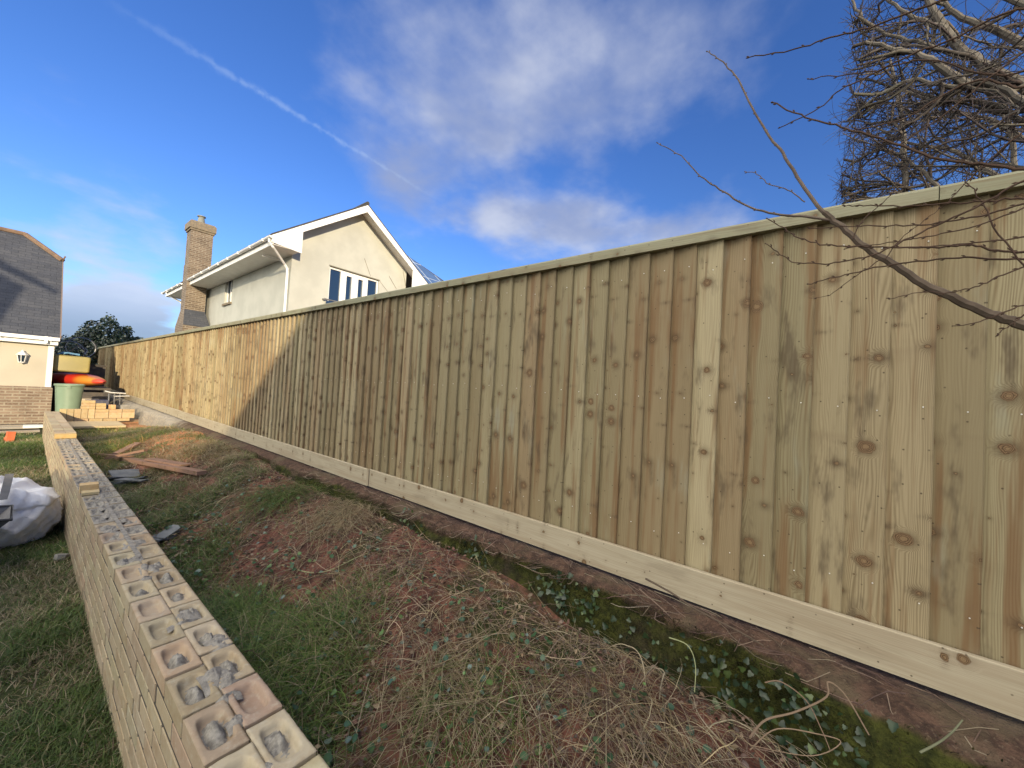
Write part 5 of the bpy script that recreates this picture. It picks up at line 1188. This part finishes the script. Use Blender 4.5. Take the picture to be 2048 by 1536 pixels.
# ------------------------------------------------------------------ bare trees beyond the fence and the sapling in front
def smooth_path(P, k=5):
    P = np.array(P, float); n = len(P); Q = []
    for t in np.linspace(0, n - 1, (n - 1) * k + 1):
        i = min(int(t), n - 2); u = t - i; p0, p1, p2, p3 = P[max(i - 1, 0)], P[i], P[i + 1], P[min(i + 2, n - 1)]
        Q.append(.5 * ((2 * p1) + (-p0 + p2) * u + (2 * p0 - 5 * p1 + 4 * p2 - p3) * u * u + (-p0 + 3 * p1 - 3 * p2 + p3) * u ** 3))
    return np.array(Q)
def pleached(name, label, base, limbs, ymax, ztop, nsec, ntw, seed, rt=.07, zmin=2.2, xr=.5):
    """clipped bare tree: trunk, limbs, secondary branches and thousands of short twigs; face clipped at y=ymax"""
    g = np.random.default_rng(seed); t = empty(name, base, label, 'tree')
    bark = (.125, .115, .10)
    tr = MB(); tr.tube([base, (base[0] + .03, base[1] + .04, 1.6), (base[0], base[1], 2.6), (base[0] + .02, base[1] + .05, 3.3)], [rt * 1.25, rt, rt * .9, rt * .6], 10, tint=bark); tr.build('trunk', M_BARK, t, weld=True)
    segs = []
    for L, r0 in limbs:
        P = smooth_path(L, 6); r0 = r0 * .52; P[1:-1] += g.normal(0, .004, P[1:-1].shape); rr = np.linspace(r0, r0 * .35, len(P)); o = MB().tube(P, list(rr), 8, tint=bark).build('limb', M_BARK, t, weld=True)
        for i in range(len(P) - 1): segs.append((P[i], P[i + 1], rr[i]))
    m = 8; Ps = []; 
    idx = g.integers(0, len(segs), nsec)
    for k in range(nsec):
        a, b, r = segs[idx[k]]; p = a + (b - a) * g.random(); d = g.normal(0, 1, 3); d[1] += .9; d[0] *= xr; d /= np.linalg.norm(d); L = g.uniform(.25, .9); pts = [p]
        for j in range(m - 1):
            d = d + g.normal(0, .22, 3) + np.array([0, .03, .05]); d /= np.linalg.norm(d); q = pts[-1] + d * L / (m - 1)
            if q[1] > ymax - .02: q = pts[-1] + d * .002
            if q[2] < zmin: q[2] = zmin + .05
            pts.append(q)
        Ps.append(pts)
    P = np.array(Ps); rad = g.uniform(.006, .013, (nsec, 1)) * np.linspace(1, .4, m)[None]
    tubes('branches', P, rad, pal(nsec, [(.085, .075, .065), (.12, .105, .085), (.06, .05, .045)], .2), M_BARK, t, k=5)['kind'] = 'stuff'
    # twigs
    i = g.integers(0, nsec, ntw); j = g.integers(1, m - 1, ntw); u = g.random(ntw)[:, None]; S = P[i, j] * (1 - u) + P[i, j + 1] * u
    D = g.normal(0, 1, (ntw, 3)) * np.array([.7, 1, 1]); D[:, 1] += .75 * (S[:, 1] > ymax - .5); D[:, 2] += .15; D /= np.linalg.norm(D, axis=1, keepdims=True); L = g.uniform(.06, .30, ntw)
    mm = 5; T = [S]
    for k in range(mm - 1):
        D = D + g.normal(0, .14, (ntw, 3)); D /= np.linalg.norm(D, axis=1, keepdims=True); T.append(T[-1] + D * (L / (mm - 1))[:, None])
    T = np.stack(T, 1); lim = ymax + .02 + .10 * g.random(ntw) ** 2 + .07 * np.sin(3.1 * T[:, 0, 2] + seed) + .04 * np.sin(9 * T[:, 0, 2]); T = T[T[:, -1, 1] < lim]; ntw = len(T); rad = g.uniform(.0018, .0034, ntw)[:, None] * np.linspace(1, .45, mm)[None]
    o = tubes('twigs', T, rad, pal(ntw, [(.045, .040, .040), (.065, .058, .056), (.085, .078, .074), (.05, .042, .042)], .25), M_BARK, t); o['kind'] = 'stuff'
XA = 3.5
def PX(pts, X, dx=0): return [tuple(onX(x, y, X + dx * k)) for k, (x, y) in enumerate(pts)]
limbsA = [(PX([(2250, 330), (2140, 250), (2048, 175), (1960, 125), (1890, 60), (1850, -20), (1820, -120)], XA, .03), .075),
          (PX([(2250, 330), (2100, 225), (2000, 190), (1920, 160), (1860, 120), (1800, 100), (1730, 85)], XA, -.03), .06),
          (PX([(2200, 330), (2060, 215), (1980, 165), (1900, 175), (1830, 160), (1760, 190), (1695, 240)], XA - .1, .0), .04),
          (PX([(2120, 290), (1990, 210), (1920, 200), (1860, 200), (1790, 180), (1740, 230), (1700, 235)], XA + .1, .02), .03),
          (PX([(2100, 120), (1990, 60), (1900, 20), (1860, -50)], XA + .2, .02), .05), (PX([(1960, 125), (1850, 90), (1760, 60), (1705, 10), (1700, -60)], XA, .0), .028),
          (PX([(1890, 60), (1800, 20), (1740, -30)], XA + .1, 0), .03), (PX([(2250, 60), (2100, 20), (2000, -10), (1900, -60)], XA + .1, 0), .05)]
pleached('pleached_tree', 'bare clipped tree with thick grey limbs, nearest above the right end of the fence', tuple(np.array(onX(2250, 330, XA)) * (1, 1, 0) + (0, 0, .45)), limbsA, float(onX(1696, 120, XA)[1]), 6, 75, 2200, 5)
XB = 4.9
limbsB = [(PX([(1830, 560), (1812, 420), (1808, 300), (1800, 220), (1780, 120)], XB, .02), .06), (PX([(1960, 480), (1880, 380), (1830, 330), (1760, 300), (1700, 330)], XB, 0), .045),
          (PX([(2100, 430), (1990, 350), (1900, 300), (1830, 290), (1740, 250)], XB, .05), .045), (PX([(2200, 380), (2080, 300), (1980, 240), (1900, 225), (1850, 240)], XB + .2, 0), .045),
          (PX([(1900, 460), (1860, 400), (1790, 370), (1700, 380)], XB, 0), .03), (PX([(2100, 460), (2040, 380), (2020, 250), (1990, 120)], XB, .03), .05), (PX([(1812, 420), (1760, 400), (1700, 395)], XB, 0), .03)]
pleached('pleached_tree', 'farther bare clipped tree with denser fine twigs just above the fence cap', tuple(np.array(onX(1830, 560, XB)) * (1, 1, 0) + (0, 0, .45)), limbsB, float(onX(1676, 330, XB)[1]), 5, 110, 2600, 6, zmin=2.35, xr=.8)

def sapling():
    t = empty('sapling', (1.45, -1.5, 0), 'bare young tree at the right whose budded twigs cross in front of the fence', 'tree')
    col = (.13, .10, .075)
    root = [(1.5, -1.5, .0), (1.48, -1.48, .6), (1.45, -1.35, .95)]
    MB().tube(smooth_path(root + [(1.45, -1.1, 1.25), tuple(onX(2200, 715, 1.45)), tuple(onX(2100, 672, 1.47))], 5), list(np.linspace(.03, .0125, 26)), 8, tint=col).build('trunk', M_BARK, t, weld=True)
    def br(px, X, r0, r1, c=col, dx=0, buds=True, pre=None):
        P = PX(px, X, dx); 
        if pre: P = pre + P
        Q = smooth_path(P, 5); Q[1:-1] += rng.normal(0, .0012, Q[1:-1].shape); mb = MB().tube(Q, list(np.linspace(r0, r1, len(Q))), 7, tint=c)
        if buds:
            for i in range(4, len(Q), 3):
                d = Q[min(i + 1, len(Q) - 1)] - Q[i - 1]; d /= np.linalg.norm(d); s = np.cross(d, (1, 0, 0)) * (1 if i % 2 else -1) * (r1 + .001) ; rr = max(.0016, r1 * 1.1)
                mb.tube([Q[i] + s * .5, Q[i] + s * 1.6 + d * .003, Q[i] + s * 2 + d * .007], [rr, rr * 1.1, rr * .3], 5, tint=tuple(v * .8 for v in c))
            mb.tube([Q[-1], Q[-1] + (Q[-1] - Q[-2]) * .4], [r1 * 1.9, r1 * .7], 5, tint=tuple(v * .8 for v in c))
        return mb.build('branch', M_BARK, t, weld=True)
    br([(2100, 672), (2048, 650), (1980, 628), (1900, 592), (1845, 568), (1795, 532), (1740, 502), (1700, 468), (1662, 438), (1648, 425)], 1.47, .0122, .0070, dx=0, buds=False)
    br([(1648, 425), (1610, 378), (1572, 315), (1540, 275), (1505, 215), (1470, 150), (1440, 120), (1414, 103)], 1.47, .0055, .0014, (.16, .125, .10), .01)
    br([(1662, 440), (1600, 432), (1550, 428), (1490, 410), (1440, 378), (1400, 352), (1362, 312), (1315, 286)], 1.47, .0042, .0012, (.16, .125, .10), -.01)
    br([(1610, 404), (1575, 380), (1540, 368), (1515, 348), (1490, 343)], 1.47, .0018, .0010, (.16, .125, .10))
    dk = (.085, .055, .04)
    W_ = [([(2110, 400), (2048, 396), (1980, 401), (1900, 407), (1820, 412), (1740, 411), (1690, 412)], 1.3, .0028), ([(2110, 395), (2048, 408), (1960, 432), (1880, 445), (1790, 452), (1700, 452), (1620, 457)], 1.35, .0028),
          ([(2110, 395), (2048, 416), (1940, 455), (1850, 475), (1760, 488), (1690, 498)], 1.25, .0022), ([(2110, 500), (2048, 503), (1985, 500), (1945, 490), (1880, 494), (1780, 494), (1700, 493), (1640, 488), (1600, 475), (1575, 462), (1534, 437)], 1.3, .0030),
          ([(2110, 515), (2048, 517), (1960, 516), (1890, 517), (1800, 528), (1720, 542), (1670, 555), (1616, 568)], 1.35, .0030), ([(2110, 360), (2048, 361), (1980, 400), (1920, 430), (1840, 465), (1760, 505), (1690, 522), (1640, 526), (1590, 525), (1560, 508), (1531, 487)], 1.2, .0026),
          ([(2110, 450), (2048, 474), (1980, 482), (1900, 490), (1820, 496)], 1.3, .0026), ([(2110, 510), (2048, 532), (1985, 560), (1940, 577), (1900, 584), (1840, 585), (1780, 598)], 1.3, .0022),
          ([(2110, 590), (2048, 610), (2000, 628), (1950, 646), (1906, 652)], 1.25, .0022), ([(2100, 600), (2048, 630), (2020, 650), (1996, 667)], 1.2, .0020),
          ([(2110, 325), (2048, 338), (1960, 326), (1880, 318), (1790, 287), (1720, 265), (1660, 247), (1600, 230), (1545, 205)], 1.15, .0036), ([(2110, 130), (2048, 175), (1960, 160), (1870, 200), (1800, 240), (1700, 262)], 1.3, .0034),
          ([(2110, 0), (2000, 30), (1900, 80), (1820, 110), (1740, 150), (1680, 180), (1640, 215), (1560, 255)], 1.25, .0030), ([(2100, -60), (1960, -20), (1860, 10), (1740, 55), (1660, 75), (1590, 97), (1497, 115)], 1.25, .0034),
          ([(2110, 60), (2040, 110), (1960, 170), (1880, 235), (1800, 290), (1740, 330)], 1.2, .0024), ([(2100, 130), (1990, 150), (1850, 120), (1760, 140), (1690, 150), (1617, 158)], 1.3, .0026),
          ([(2110, 230), (2048, 262), (1990, 310), (1940, 355), (1900, 400)], 1.3, .0024), ([(2090, 560), (2000, 470), (1960, 400), (1940, 370), (1928, 358)], 1.3, .0022), ([(1705, 478), (1725, 440), (1760, 410), (1795, 378), (1830, 350)], 1.46, .0016), ([(1770, 520), (1800, 480), (1850, 440), (1890, 410)], 1.44, .0014), ([(1760, 520), (1700, 560), (1660, 590), (1620, 596)], 1.46, .0014)]
    for px, X, r in W_:
        pre = [(1.45, -1.5, 1.3 + .5 * max(0, (600 - px[0][1]) / 600)), tuple(onX(2420, px[0][1] + max(-260, min(200, (px[0][1] - px[1][1]) * 4.)), X + .04))] if px[0][0] > 2080 else None
        br(px, X, r, r * .42, dk, pre=pre)
sapling()
